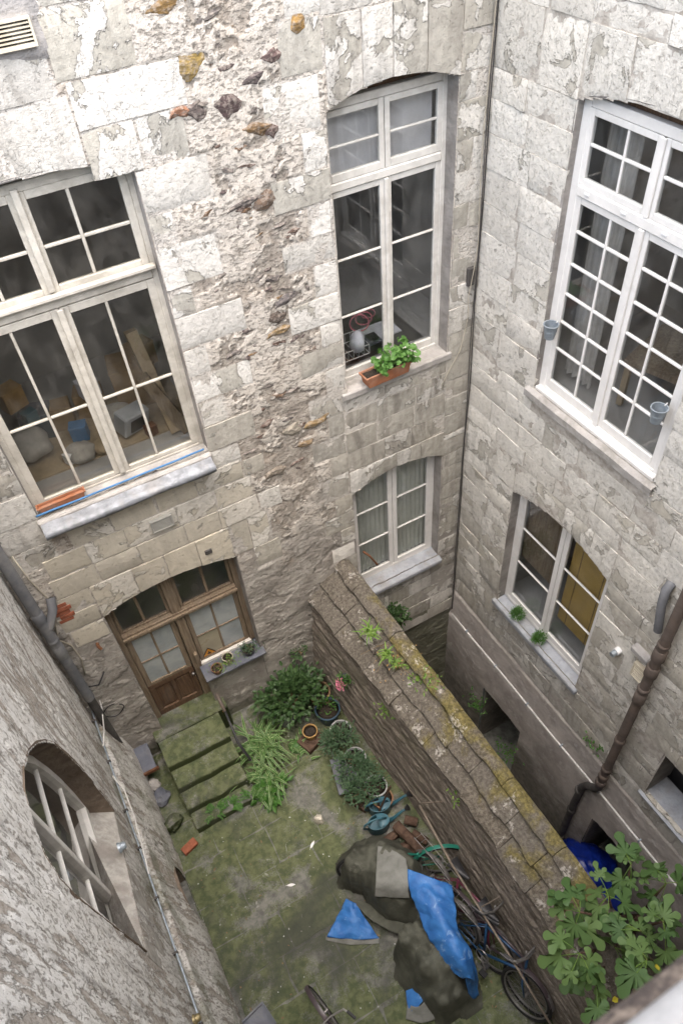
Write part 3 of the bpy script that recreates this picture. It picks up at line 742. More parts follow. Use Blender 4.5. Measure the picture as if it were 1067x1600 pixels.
TINT = [(.20, .105, .045), (.13, .075, .05), (.16, .135, .115), (.10, .085, .075), (.27, .15, .05), (.19, .155, .125), (.24, .20, .165), (.085, .055, .05)]
def rubble(x, z, w, h, ang, tint, d=.0, dep=.05):
    o = link(bpy.data.objects.new('rubble_stone', random.choice(lumps)), facadeA)
    o.location = FA(x, z, d - .012); o.scale = (w, dep * 1.5, h); o.rotation_euler = (0, ang, 0); o.color = (tint[0] * .75 + .03, tint[1] * .8 + .025, tint[2] * .85 + .025, 1); return o
for x, z, w, h, a, t in ((-2.99, 9.13, .34, .10, -.05, (.34, .19, .05)), (-2.80, 8.76, .17, .19, .3, (.42, .27, .06)), (-2.62, 8.42, .22, .18, .5, (.085, .05, .045)), (-2.83, 8.43, .17, .12, 0, (.12, .09, .075)),
                         (-2.98, 8.46, .14, .06, 0, (.34, .14, .06)), (-2.40, 8.20, .27, .08, .2, (.25, .14, .05)), (-2.25, 8.15, .1, .09, .2, (.10, .05, .04)), (-2.36, 8.55, .19, .08, -.1, (.10, .075, .07)), (-2.15, 8.68, .17, .08, -.2, (.13, .075, .065)),
                         (-2.36, 7.62, .24, .13, -.2, (.20, .125, .075)), (-2.60, 7.64, .26, .05, -.15, (.12, .10, .085)), (-2.42, 6.46, .2, .11, -.2, (.12, .085, .06)), (-2.30, 6.62, .26, .08, -.25, (.14, .12, .11)), (-2.45, 6.3, .22, .06, -.1, (.36, .23, .09)),
                         (-2.14, 4.98, .30, .08, -.25, (.36, .23, .09)), (-2.3, 4.74, .2, .09, -.2, (.34, .22, .10)), (-2.42, 5.0, .25, .12, -.1, (.42, .36, .26)), (-2.75, 4.5, .22, .09, -.1, (.30, .24, .17)), (-1.9, 8.86, .12, .12, .2, (.45, .25, .06)), (-.52, 9.42, .2, .05, 0, (.36, .13, .06))):
    rubble(x, z, w * 1.35, h * 1.35, a, t, .002)
n = 0
while n < 130:
    x = random.uniform(-3.15, -1.95); z = random.triangular(3.9, 9.7, 7.9); w = random.uniform(.07, .26); h = random.uniform(.03, .075)
    P_ = np.array([[x - w / 2, x, x + w / 2]]); Z_ = np.array([[z, z, z]])
    if covered(P_, Z_, .01).any(): continue
    rubble(x, z, w, h, random.uniform(-.35, .15), random.choice(TINT), random.uniform(-.012, .008), random.uniform(.025, .045)); n += 1
for i in range(5):
    mb = MB(); mb.box(FA, -5.60 + .03 * (i % 2), -5.44 + .03 * (i % 2), 3.86 - i * .065, 3.91 - i * .065, -.03, .016 + .006 * (i % 2)); mb.build('brick', M['brickred'], facadeA)

# ------------------------------------------------------------------ facade B (right)
covB = []
def SB(y0, y1, z0, z1, paint=.7, dirt=.25, tone=.1, **kw):
    covB.append((y0, y1, z0 if not callable(z0) else 0, z1))
    return stone(FB, facadeB, y0, y1, z0, z1, random.uniform(.006, .013), min(1, max(0, paint + random.uniform(-.2, .2))), min(1, max(0, dirt + random.uniform(-.12, .12))), min(1, max(0, tone + random.uniform(-.1, .14))), M['ashlarB'], flip=True, amp=.013, **kw)
Z0B = .32
zc = [Z0B]
while zc[-1] < 9.95: zc.append(zc[-1] + random.uniform(.29, .37))
BANDR, BANDS = (8.19, 8.74), (3.56, 4.08)
def free_iv(z0, z1):
    iv = [(-6.05, -.012)]
    def cut(iv, a, b):
        out = []
        for p, q in iv:
            if b <= p or a >= q: out.append((p, q)); continue
            if a - p > .05: out.append((p, a))
            if q - b > .05: out.append((b, q))
        return out
    if z1 > 5.16 and z0 < 8.74: iv = cut(iv, WIN_R['a0'], WIN_R['a1'])
    if z1 > 1.17 and z0 < 4.08: iv = cut(iv, WIN_S['a0'], WIN_S['a1'])
    if z1 > .72 and z0 < 1.8: iv = cut(iv, NICHE['a0'], NICHE['a1'])
    return iv
def snap(z0, z1):
    """course edges are moved to the heads and sills of the openings"""
    return z0, z1
for s in (5.17, 8.74, 4.08, 1.17, 8.19, 1.8, .72, 3.56):
    k = min(range(1, len(zc) - 1), key=lambda i: abs(zc[i] - s)); zc[k] = s
zc = sorted(set(zc))
for z0, z1 in zip(zc[:-1], zc[1:]):
    if z1 - z0 < .1: continue
    for p, q in free_iv(z0, z1):
        for a, b in split(p, q, random.uniform(.46, .66)):
            lowk = sstep(np.array(z0), 1.0, 6.5); cy = sstep(np.array((a + b) / 2), -3.6, -5.0)
            SB(a, b, z0, z1, .42 + .46 * float(lowk), .50 - .36 * float(lowk), .05 + .25 * random.random() ** 3 + .25 * float(cy))
fR = arc(WIN_R['a0'], WIN_R['a1'], WIN_R['spring'], WIN_R['crown'])
for a, b in split(WIN_R['a0'], WIN_R['a1'], .56): SB(a, b, (lambda q: fR(q)), 8.74, .85, .15, gap=.002)
fS = arc(WIN_S['a0'], WIN_S['a1'], WIN_S['spring'], WIN_S['crown'])
for a, b in split(WIN_S['a0'], WIN_S['a1'], .42): SB(a, b, (lambda q: fS(q)), 4.08, .6, .35, gap=.003)
def depthB(A, B):
    f = fbm(A * 5, B * 5, 31, 6, .6); g = fbm(A * 26, B * 26, 33, 3)
    d = .012 * (f - .5) + .008 * (g - .5)
    low = sstep(B, Z0B, Z0B - .06)
    d = d + low * (.022 + .03 * (fbm(A * 1.4, B * 1.6, 41, 5) - .45)) + sstep(B, -.34, -.40) * .03
    return np.where(B > Z0B, d + .003, d), {}
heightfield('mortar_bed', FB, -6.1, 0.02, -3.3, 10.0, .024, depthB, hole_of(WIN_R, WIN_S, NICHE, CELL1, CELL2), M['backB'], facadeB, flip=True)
for W, d in ((WIN_R, -.16), (WIN_S, -.24), (NICHE, -.45), (CELL1, -.9), (CELL2, -1.1)): reveal(FB, outline_of(W), d, facadeB, M['reveal'] if W is not CELL1 and W is not CELL2 else M['backB'])
mb = MB(); mb.box(FB, -6.1, -.01, 10.01, 11.6, -.4, 0); mb.build('upper_wall', M['ashlarB'], facadeB).color = (.8, .2, .1, 1)
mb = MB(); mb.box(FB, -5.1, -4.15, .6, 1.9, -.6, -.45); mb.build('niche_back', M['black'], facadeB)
for W, dd in ((CELL1, -.9), (CELL2, -1.1)):
    mb = MB(); mb.box(FB, W['a0'] - .05, W['a1'] + .05, -3.3, -1.0, dd - .1, dd); mb.build('cell_back', M['backB'], facadeB)

# ------------------------------------------------------------------ facade C (lower left) with a battered base
ARCH = [(-1.91, 2.62), (-1.88, 2.9), (-1.88, 3.35), (-1.92, 3.75), (-1.99, 4.15), (-2.11, 4.6), (-2.26, 4.92), (-2.46, 5.25), (-2.70, 5.55), (-2.97, 5.79), (-3.22, 5.92), (-3.45, 5.94), (-3.62, 5.86), (-3.70, 5.66), (-3.72, 5.35), (-3.70, 4.9), (-3.66, 4.2), (-3.63, 3.8), (-3.61, 3.45)]
NICHEC = [(-2.55, .02), (-2.55, .5), (-2.45, .72), (-2.28, .82), (-2.08, .8), (-1.95, .66), (-1.92, .4), (-1.92, .02)]
def inpoly(A, B, poly):
    m = np.zeros(A.shape, bool); n = len(poly)
    for i in range(n):
        (x0, y0), (x1, y1) = poly[i], poly[(i + 1) % n]
        if y0 == y1: continue
        m ^= ((y0 > B) != (y1 > B)) & (A < (x1 - x0) * (B - y0) / (y1 - y0) + x0)
    return m
def depthC(A, B):
    wa = A + .2 * (fbm(A * 2, B * 1.2, 51, 3) - .5)
    f = fbm(wa * 7.0, B * .8, 52, 7, .62); g = fbm(A * 20, B * 12, 53, 4, .6)
    crust = sstep(f, .47, .485)
    batter = .17 * sstep(B, 1.75, .25) + .05 * sstep(B, 1.62, 1.52)
    return batter + .018 * (fbm(A * 1.5, B * 1.5, 54, 4) - .5) + .010 * (g - .5) + .010 * crust, {'crust': f * .9 + .05}
heightfield('plaster_face', FC, -6.1, 0.0, -.05, 7.8, .019, depthC, lambda A, B: inpoly(A, B, ARCH) | inpoly(A, B, NICHEC), M['plasterC'], facadeC)
reveal(FC, ARCH, -.30, facadeC, M['revealC'], lip=.03, dl=.012)
mb = MB(); rows = [[], [], []]
for a, b in NICHEC: rows[0].append(FC(a, b, .20)); rows[1].append(FC(a, b, .0)); rows[2].append(FC(a, b, -.4))
mb.grid(rows); mb.build('reveal', M['revealC'], facadeC, smooth=True)
mb = MB(); mb.box(FC, -2.7, -1.8, -.05, 1.0, -.5, -.4); mb.build('niche_back', M['revealC'], facadeC)
# ------------------------------------------------------------------ facade D (behind and below the viewpoint)
mb = MB()
mb.box(FW, -5.86, .02, -6.5, -6.12, -3.3, 9.62); mb.box(FW, -5.86, -5.5, -6.5, -6.12, 9.63, 11.4); mb.box(FW, -3.6, .02, -6.5, -6.12, 9.63, 11.4); mb.box(FW, -5.86, .02, -6.5, -6.12, 11.41, 11.8)
mb.build('wall_body', M['plasterC'], facadeD)
# ------------------------------------------------------------------ rooms behind the windows
def room(F, o, d0, depth, flare, mat='room'):
    a0, a1, z0, z1 = o['a0'], o['a1'], o['z0'], o['crown'] + .02
    mb = MB(); f = [F(a0, z0, d0), F(a1, z0, d0), F(a1, z1, d0), F(a0, z1, d0)]
    g = [F(a0 - flare, z0 - .02, d0 - .05), F(a1 + flare, z0 - .02, d0 - .05), F(a1 + flare, z1 + .2, d0 - .05), F(a0 - flare, z1 + .2, d0 - .05)]
    b = [F(a0 - flare, z0 - .02, d0 - depth), F(a1 + flare, z0 - .02, d0 - depth), F(a1 + flare, z1 + .2, d0 - depth), F(a0 - flare, z1 + .2, d0 - depth)]
    mb.add(f + g + b, [(0, 1, 5, 4), (1, 2, 6, 5), (2, 3, 7, 6), (3, 0, 4, 7), (4, 5, 9, 8), (5, 6, 10, 9), (6, 7, 11, 10), (7, 4, 8, 11), (8, 9, 10, 11)])
    return tag(mb.build('room_interior', M[mat]), kind='structure')
room(FA, WIN_L, -.22, 2.2, .5); room(FA, WIN_M, -.26, 2.2, .5); room(FA, WIN_N, -.26, .8, .1); room(FA, DOOR, -.26, 1.0, .1)
room(FB, WIN_R, -.16, 2.2, .45); room(FB, WIN_S, -.24, 1.2, .1)
room(FC, dict(a0=-3.85, a1=-1.86, z0=2.6, crown=6.0), -.30, 1.8, .3)
# the mass of the houses behind the facades: roofs and outer walls close the rooms off from the sky
def mass(parent, x0, x1, y0, y1, sides, top):
    mb = MB(); mb.box(FW, x0, x1, y0, y1, top, top + .25); mb.build('roof', M['cement'], parent)
    mb = MB()
    for s in sides:
        if s == 'n': mb.box(FW, x0, x1, y1 - .3, y1, -3.3, top - .01)
        if s == 's': mb.box(FW, x0, x1, y0, y0 + .3, -3.3, top - .01)
        if s == 'w': mb.box(FW, x0, x0 + .29, y0 + .31, y1 - .31, -3.3, top - .01)
        if s == 'e': mb.box(FW, x1 - .29, x1, y0 + .31, y1 - .31, -3.3, top - .01)
    mb.build('outer_wall', M['cement'], parent)
mass(facadeA, -9.4, 3.6, .02, 3.6, 'nwe', 11.62)
mass(facadeB, .02, 3.6, -9.6, 0.0, 'es', 11.6)
mass(facadeC, -9.4, -5.9, -9.6, 0.0, 'ws', 7.83)  # unseen top, set low to let sky light onto wall B and the ground
mass(facadeD, -5.88, 0.0, -9.6, -6.13, 's', 11.82)
mb = MB(); mb.box(FW, -30, 30, -30, 30, -3.5, -3.32); tag(mb.build('ground', M['soilfloor']), kind='structure')

# ------------------------------------------------------------------ windows and the door (parts of the facades)
def bar(F, parent, a0, a1, b0, b1, d0, d1, mat, name='glazing_bar'):
    mb = MB(); mb.box(F, a0, a1, b0, b1, d0, d1); return mb.build(name, mat, parent, bevel=.006)
def leaf(F, win, a0, a1, z0, top, vb, hb, mat, gl, d, sw=.055, bw=.022, bot=.075, cols=None):
    """one leaf: sash frame (part), glazing bars and panes (sub-parts of the window)"""
    tf = top if callable(top) else (lambda a, c=top: c)
    mb = MB()
    mb.strip(F, a0, a0 + sw, z0, tf, d - .03, d + .014, 2); mb.strip(F, a1 - sw, a1, z0, tf, d - .03, d + .014, 2)
    mb.box(F, a0 + sw, a1 - sw, z0, z0 + bot, d - .028, d + .017)
    mb.strip(F, a0 + sw, a1 - sw, lambda a: tf(a) - sw, tf, d - .028, d + .012, 8)
    sash = mb.build('sash', mat, win, bevel=.005)
    A = [a0 + sw] + vb + [a1 - sw]; B = [z0 + bot] + hb + [None]
    for v in vb:
        mb = MB(); mb.strip(F, v - bw / 2, v + bw / 2, z0 + bot, lambda a: tf(a) - sw, d - .022, d + .007, 1); mb.build('glazing_bar', mat, win, bevel=.005)
    for h in hb:
        for i in range(len(A) - 1):
            bar(F, win, A[i] + (bw / 2 if i else 0), A[i + 1] - (bw / 2 if i < len(A) - 2 else 0), h - bw / 2, h + bw / 2, d - .021, d + .009, mat)
    for i in range(len(A) - 1):
        for j in range(len(B) - 1):
            mb = MB(); hi = B[j + 1] if B[j + 1] is not None else (lambda a: tf(a) - sw)
            mb.strip(F, A[i], A[i + 1], B[j], hi, d - .009, d - .004, 6 if B[j + 1] is None else 1)
            g = gl(i, j) if callable(gl) else gl
            mb.build('pane', g, win)
    return sash
def window_frame(F, parent, label, o, d, fw, mat, zt=None, th=.07, zh=None, bot=.06, head=.06):
    """outer frame with a straight head at zh; the stone arch runs in front of it"""
    a0, a1, z0 = o['a0'], o['a1'], o['z0']; f = lambda a: zh; fa = arc(a0, a1, o['spring'], o['crown'])
    mb = MB()
    mb.strip(F, a0 - .01, a0 + fw, z0, lambda a: f(a) + .01, d - .06, d + .035, 2); mb.strip(F, a1 - fw, a1 + .01, z0, lambda a: f(a) + .01, d - .06, d + .035, 2)
    mb.strip(F, a0 + fw, a1 - fw, lambda a: f(a) - head, lambda a: f(a) + .012, d - .06, d + .033, 12)
    mb.box(F, a0 + fw, a1 - fw, z0, z0 + bot, d - .06, d + .04)
    w = mb.build('window', mat, parent, bevel=.006); w['label'] = label
    if zh < o['crown']:
        mb = MB(); mb.strip(F, a0, a1, zh + .013, lambda a: max(fa(a), zh + .014) + .02, d - .08, d - .03, 12); mb.build('head_board', M['oakdark'], w)
    if zt:
        mb = MB(); mb.box(F, a0 + fw, a1 - fw, zt - th / 2, zt + th / 2, d - .055, d + .045); mb.build('transom', mat, w, bevel=.012)
    return w, f
# --- middle window of facade A
w, f = window_frame(FA, facadeA, 'tall white window with a geranium box on its sill', WIN_M, -.20, .05, M['offwhite'], 7.445, .085, zh=8.175)
mm = -1.055; top = lambda a: f(a) - .065
leaf(FA, w, -1.69, mm - .005, 7.49, top, [], [7.80], M['offwhite'], M['glass'], -.18)
leaf(FA, w, mm + .005, -.42, 7.49, top, [], [7.80], M['offwhite'], M['glass'], -.18)
leaf(FA, w, -1.69, mm - .005, 5.28, 7.40, [], [6.05, 6.70], M['offwhite'], M['glass'], -.185, bot=.09, sw=.06)
leaf(FA, w, mm + .005, -.42, 5.28, 7.40, [], [6.05, 6.70], M['offwhite'], M['glass'], -.185, bot=.09, sw=.06)
bar(FA, w, mm - .022, mm + .022, 5.30, 7.40, -.168, -.145, M['offwhite'], 'cover_strip')
mb = MB(); mb.hexa([FA(-1.80, 5.12, -.25), FA(-.31, 5.12, -.25), FA(-.31, 5.12, .035), FA(-1.80, 5.12, .035), FA(-1.80, 5.235, -.25), FA(-.31, 5.235, -.25), FA(-.31, 5.215, .035), FA(-1.80, 5.215, .035)])
mb.build('sill', M['sill'], w, bevel=.012)
def drape(F, name, a0, a1, z0, z1, d, mat, parent=None, amp=.02, waves=14, label=None, cat='curtain'):
    n = int(waves * 6); P_ = [[F(a0 + (a1 - a0) * i / n, z, d + amp * math.sin(i / n * waves * 6.28 + .3 * math.sin(i)) * (1 if z < z1 else .7)) for i in range(n + 1)] for z in (z0, (z0 + z1) / 2, z1)]
    mb = MB(); mb.grid(P_); o = mb.build(name, mat, None, smooth=True, fix=False); return tag(o, label, cat)
drape(FA, 'curtain', -1.66, -.45, 7.50, 8.30, -.30, M['net'], amp=.006, waves=4, label='white blind behind the top lights of the geranium window')
# --- lower window of facade A
w, f = window_frame(FA, facadeA, 'small white window with pale pleated curtains above the mossy coping', WIN_N, -.20, .05, M['white'], None, zh=3.78)
mm = -1.06; top = lambda a: f(a) - .06
leaf(FA, w, -1.70, mm - .004, 1.51, top, [], [2.27, 2.92], M['white'], M['glass'], -.18, sw=.07, bot=.09)
leaf(FA, w, mm + .004, -.42, 1.51, top, [], [2.27, 2.92], M['white'], M['glass'], -.18, sw=.07, bot=.09)
mb = MB(); mb.hexa([FA(-1.80, 1.33, -.25), FA(-.34, 1.33, -.25), FA(-.34, 1.33, .10), FA(-1.80, 1.33, .10), FA(-1.80, 1.505, -.25), FA(-.34, 1.505, -.25), FA(-.34, 1.41, .10), FA(-1.80, 1.41, .10)])
mb.build('sill', M['bluesill'], w, bevel=.012)
drape(FA, 'curtain', -1.70, -.42, 1.5, 3.62, -.29, M['curtain'], amp=.016, waves=17, label='pale pleated curtain behind the small window above the coping')
# --- left window of facade A
w, f = window_frame(FA, facadeA, 'big weathered cream window with a zinc-edged sill', WIN_L, -.16, .05, M['cream'], 7.235, .11, zh=8.215, bot=.03)
mm = -4.335; top = lambda a: f(a) - .06
leaf(FA, w, -5.22, mm - .004, 7.30, top, [-4.72], [7.70], M['cream'], M['glassdirty'], -.135, sw=.065, bw=.028, bot=.07)
leaf(FA, w, mm + .004, -3.48, 7.30, top, [-3.95], [7.70], M['cream'], M['glassdirty'], -.135, sw=.065, bw=.028, bot=.07)
leaf(FA, w, -5.22, mm - .004, 5.235, 7.17, [-4.775], [6.155], M['cream'], M['glassdirty'], -.14, sw=.075, bw=.026, bot=.05)
leaf(FA, w, mm + .004, -3.48, 5.235, 7.17, [-3.94], [6.155], M['cream'], M['glassdirty'], -.14, sw=.075, bw=.026, bot=.05)
bar(FA, w, mm - .028, mm + .028, 5.25, 7.17, -.123, -.09, M['cream'], 'cover_strip')
bar(FA, w, mm - .028, mm + .028, 7.34, 8.19, -.12, -.085, M['cream'], 'cover_strip')
bar(FA, w, -5.25, -3.45, 7.29, 7.325, -.11, -.05, M['cream'], 'drip_board')
mb = MB(); mb.hexa([FA(-5.30, 5.02, -.2), FA(-3.42, 5.02, -.2), FA(-3.42, 5.02, .055), FA(-5.30, 5.02, .055), FA(-5.30, 5.215, -.2), FA(-3.42, 5.215, -.2), FA(-3.42, 5.165, .055), FA(-5.30, 5.165, .055)])
mb.build('sill', M['sill'], w, bevel=.014)
mb = MB(); P_ = []
for i in range(25):
    x = -5.28 + i * (1.84 / 24); j = lambda s: .008 * math.sin(i * s) + random.uniform(-.004, .004)
    P_.append([(x, -.035, 5.145 + j(1.1)), (x, -.11, 5.115 + j(.7)), (x, -.165, 5.10 + j(1.7)), (x, -.19, 5.07 + j(.9)), (x, -.18, 5.03 + j(.5)), (x, -.15, 5.025), (x, -.02, 5.06)])
mb.grid(P_); mb.build('zinc_flashing', M['zinc'], w, smooth=True)
mb = MB(); mb.box(FA, -5.24, -3.46, 4.955, 5.02, -.02, .10); mb.build('sill_support', M['sill'], w, bevel=.01)
# --- big window of facade B
w, f = window_frame(FB, facadeB, 'tall white many-paned window with two small tin pots at its edges', WIN_R, -.10, .085, M['white'], 7.47, .10, zh=8.215, bot=.05, head=.07)
mm = -2.02; top = lambda a: f(a) - .075
for p, q, vb in ((mm + .012, -1.22, -1.655), (-2.82, mm - .012, -2.385)):
    leaf(FB, w, p, q, 7.52, top, [vb], [7.86], M['white'], M['glass'], -.085, sw=.055, bw=.026, bot=.06)
    leaf(FB, w, p, q, 5.33, 7.42, [vb], [5.84, 6.155, 6.465, 6.78, 7.10], M['white'], M['glass'], -.085, sw=.065, bw=.028, bot=.11)
bar(FB, w, mm - .03, mm + .03, 5.34, 7.42, -.07, -.045, M['white'], 'cover_strip')
bar(FB, w, mm - .03, mm + .03, 7.52, 8.14, -.068, -.05, M['white'], 'cover_strip')
bar(FB, w, -2.88, -1.15, 5.25, 5.30, -.07, -.005, M['white'], 'drip_board')
for y in (-1.36, -1.80, -2.25, -2.7): bar(FB, w, y - .03, y + .03, 7.46, 7.485, -.056, -.045, M['whiteplastic'], 'drain_cap')
mb = MB(); P_ = [[(x, y, z + .012 * (float(vnoise(y * 5, x * 9 + z, 4)) - .5)) for y in np.linspace(-2.95, -1.06, 26)] for x, z in ((.16, 5.265), (.05, 5.262), (-.05, 5.25), (-.068, 5.235), (-.066, 5.15), (-.0, 5.13))]
mb.grid(P_); mb.build('sill', M['sill'], w, smooth=True, angle=40)
# --- lower window of facade B
w, f = window_frame(FB, facadeB, 'white window with bamboo blinds and two little herb pots', WIN_S, -.17, .06, M['white'], None, zh=3.80, bot=.07)
mm = -1.925; top = lambda a: f(a) - .06
leaf(FB, w, mm + .004, -1.12, 1.34, top, [], [2.20, 2.89], M['white'], M['glass'], -.15, sw=.075, bot=.11)
leaf(FB, w, -2.72, mm - .004, 1.34, top, [], [2.20, 2.89], M['white'], M['glass'], -.15, sw=.075, bot=.11)
mb = MB(); mb.hexa([FB(-2.84, 1.13, -.25), FB(-1.0, 1.13, -.25), FB(-1.0, 1.13, .06), FB(-2.84, 1.13, .06), FB(-2.84, 1.262, -.25), FB(-1.0, 1.262, -.25), FB(-1.0, 1.225, .06), FB(-2.84, 1.225, .06)])
mb.build('sill', M['bluesill'], w, bevel=.012)
def blind(y0, y1, z0, z1, d, label, pitch):
    t = thing('bamboo_blind', label, 'blind', FB(0, z0, d)); mb = MB(); z = z0; k = 0
    while z < z1:
        mb.box(FW, -.004, .002 + .003 * (k % 2), y0, y1, z - z0, z - z0 + pitch * .8); z += pitch; k += 1
    tag(mb.build('slat', M['bamboo'] if pitch > .02 else M['oak'], t), kind='stuff')
    mb = MB()
    for y in (y0 + .15, y1 - .15): mb.box(FW, -.010, -.006, y - .004, y + .004, 0, z1 - z0)
    mb.build('cord', M['twig'], t); return t
blind(-2.68, -2.0, 1.75, 3.70, -.26, 'golden bamboo blind drawn low behind the right leaf of the herb-pot window', .03)
blind(-1.86, -1.14, 2.2, 3.70, -.26, 'brown slatted blind half drawn behind the left leaf of the herb-pot window', .018)
# --- niche sill in facade B
mb = MB(); mb.hexa([FB(-5.12, .68, -.4), FB(-4.16, .68, -.4), FB(-4.16, .66, .05), FB(-5.12, .66, .05), FB(-5.12, .72, -.4), FB(-4.16, .72, -.4), FB(-4.16, .69, .05), FB(-5.12, .69, .05)])
mb.build('niche_sill', M['bluesill'], facadeB, bevel=.006)
# --- arched window of facade C
def poly_frame(F, poly, off, d0, d1):
    """band following the inside of an outline"""
    n = len(poly); cx = sum(p[0] for p in poly) / n; cy = sum(p[1] for p in poly) / n; inn = []
    for i, (a, b) in enumerate(poly):
        p0, p1 = poly[(i - 1) % n], poly[(i + 1) % n]; tx, ty = p1[0] - p0[0], p1[1] - p0[1]; L = math.hypot(tx, ty); nx, ny = -ty / L, tx / L
        if nx * (cx - a) + ny * (cy - b) < 0: nx, ny = -nx, -ny
        inn.append((a + nx * off, b + ny * off))
    mb = MB(); rows = [[F(*p, d1) for p in poly], [F(*p, d1) for p in inn], [F(*p, d0) for p in inn]]
    mb.grid(rows); return mb, inn
AF = [p for p in ARCH if p[1] > 2.9]; AF = [(-1.885, 2.92)] + AF + [(-3.63, 2.92)]
mb, inn = poly_frame(FC, AF, .075, -.28, -.19); mb.box(FC, -3.64, -1.9, 2.90, 3.02, -.28, -.185)
w = mb.build('window', M['offwhite'], facadeC); w['label'] = 'arched window with a thick grey mullion sunk in the streaky wall'
archtop = lambda y: max([p[1] for p in inn if abs(p[0] - y) < .16] or [5.6])
bar(FC, w, -2.92, -2.86, 3.02, 5.74, -.27, -.18, M['offwhite'], 'mullion')
for z in (3.70, 4.42, 5.12):
    bar(FC, w, -2.858, -1.95 - max(0, z - 4.5) * .35, z - .011, z + .011, -.25, -.215, M['offwhite']); bar(FC, w, -3.60, -2.922, z - .011, z + .011, -.25, -.215, M['offwhite'])
mb = MB(); mb.add([FC(a, b, -.235) for a, b in AF], [tuple(range(len(AF)))]); mb.build('pane', M['glassdirty'], w)
mb = MB(); mb.hexa([FC(-3.67, 2.5, -.3), FC(-1.84, 2.5, -.3), FC(-1.84, 2.5, .004), FC(-3.67, 2.5, .004), FC(-3.67, 2.98, -.3), FC(-1.84, 2.92, -.3), FC(-1.84, 2.60, .004), FC(-3.67, 3.46, .004)])
mb.build('sill', M['limewash'], w, bevel=.01)
# --- the door of facade A
w = None
dz = -.20; f = arc(DOOR['a0'], DOOR['a1'], DOOR['spring'], DOOR['crown'])
mb = MB()
mb.strip(FA, -5.17, -5.085, .56, lambda a: f(a) + .01, dz - .07, dz + .03, 2); mb.strip(FA, -3.515, -3.43, 1.36, lambda a: f(a) + .01, dz - .07, dz + .03, 2)
mb.strip(FA, -5.085, -3.515, lambda a: f(a) - .05, lambda a: f(a) + .012, dz - .07, dz + .028, 12)
mb.box(FA, -4.40, -4.28, 1.3, 2.55, dz - .07, dz + .04); mb.box(FA, -4.40, -4.28, .56, 1.3, dz - .07, dz + .02); mb.strip(FA, -4.41, -4.27, 2.68, lambda a: f(a) - .05, dz - .07, dz + .04, 2)
mb.box(FA, -5.085, -3.515, 2.55, 2.68, dz - .07, dz + .05)
door = mb.build('door', M['oak'], facadeA, bevel=.008); door['label'] = 'weathered oak double door with small panes under a stone arch'
bar(FA, door, -5.09, -3.51, 2.60, 2.65, dz + .05, dz + .085, M['oak'], 'drip_board')
leaf(FA, door, -5.08, -4.41, 2.685, lambda a: f(a) - .05, [-4.75], [], M['oak'], M['glass'], dz - .02, sw=.04, bw=.04, bot=.03)
leaf(FA, door, -4.27, -3.52, 2.685, lambda a: f(a) - .05, [-3.88], [], M['oak'], M['glass'], dz - .02, sw=.04, bw=.04, bot=.03)
leaf(FA, door, -5.08, -4.41, 1.38, 2.545, [-4.745], [1.94], M['oak'], M['frosted'], dz - .01, sw=.07, bw=.03, bot=.06)
leaf(FA, door, -4.27, -3.52, 1.38, 2.545, [-3.90], [1.94], M['oak'], lambda i, j: M['frostedtan'] if (i, j) == (0, 0) else M['frosted'], dz - .01, sw=.06, bw=.03, bot=.05)
bar(FA, door, -4.29, -3.50, 1.325, 1.385, dz - .02, dz + .05, M['offwhite'], 'rail')
mb = MB(); mb.box(FA, -5.08, -4.41, .57, .70, dz - .04, dz + .006); mb.box(FA, -5.08, -4.41, 1.28, 1.378, dz - .04, dz + .006); mb.box(FA, -5.08, -5.0, .70, 1.28, dz - .04, dz + .005); mb.box(FA, -4.49, -4.41, .70, 1.28, dz - .04, dz + .005); mb.box(FA, -4.775, -4.715, .70, 1.28, dz - .04, dz + .004)
mb.build('door_frame', M['oakdark'], door, bevel=.006)
for p, q in ((-5.0, -4.775), (-4.715, -4.49)):
    mb = MB(); mb.box(FA, p, q, .70, 1.28, dz - .04, dz - .02); mb.box(FA, p + .035, q - .035, .745, 1.235, dz - .019, dz - .008); mb.build('door_panel', M['oakdark'], door, bevel=.01)
mb = MB(); mb.box(FA, -4.345, -4.295, 1.50, 1.72, dz + .041, dz + .10); mb.build('letter_box', M['oak'], door, bevel=.006)
mb = MB(); mb.lathe([(0, 0), (.024, .005), (.024, .03), (.0, .038)], n=12, M4=Matrix.Rotation(R(90), 4, 'X'), loc=FA(-4.44, 1.22, dz + .01)); mb.build('door_handle', M['chrome'], door, smooth=True)
mb = MB(); mb.box(FA, -4.30, -3.42, -.02, 1.29, -.26, -.004); mb.build('apron_wall', M['infillA'], facadeA)
mb = MB(); mb.box(FA, -4.33, -3.40, 1.285, 1.325, -.2, .12); mb.build('slate_sill', M['slate'], door, bevel=.006)
# --- things behind the panes of the left window
t = thing('workbench', 'cluttered timber workbench inside the big cream window', 'workbench', (-4.3, 1.0, 5.2))
mb = MB(); mb.box(FW, -.95, .95, -.45, .5, -.05, 0); mb.build('bench_top', M['planks'], t)
for sx in (-.85, .85):
    mb = MB(); mb.box(FW, sx - .04, sx + .04, -.4, -.32, -.5, -.05); mb.build('leg', M['planks'], t)
def bundle(x, y, z, r, sd, label, mat='cloth', sq=.7):
    bm = bmesh.new(); bmesh.ops.create_icosphere(bm, subdivisions=3, radius=r)
    for v in bm.verts:
        v.co *= 1 + .7 * (float(fbm(v.co.x / r * 1.3 + sd, v.co.y / r * 1.3 + v.co.z / r, sd, 4)) - .5); v.co.z *= sq
    me = bpy.data.meshes.new('cloth_bundle'); bm.to_mesh(me); bm.free(); me.materials.append(M[mat]); me.polygons.foreach_set('use_smooth', [True] * len(me.polygons))
    o = link(bpy.data.objects.new('cloth_bundle', me)); o.location = (x, y, z); return tag(o, label, 'cloth')
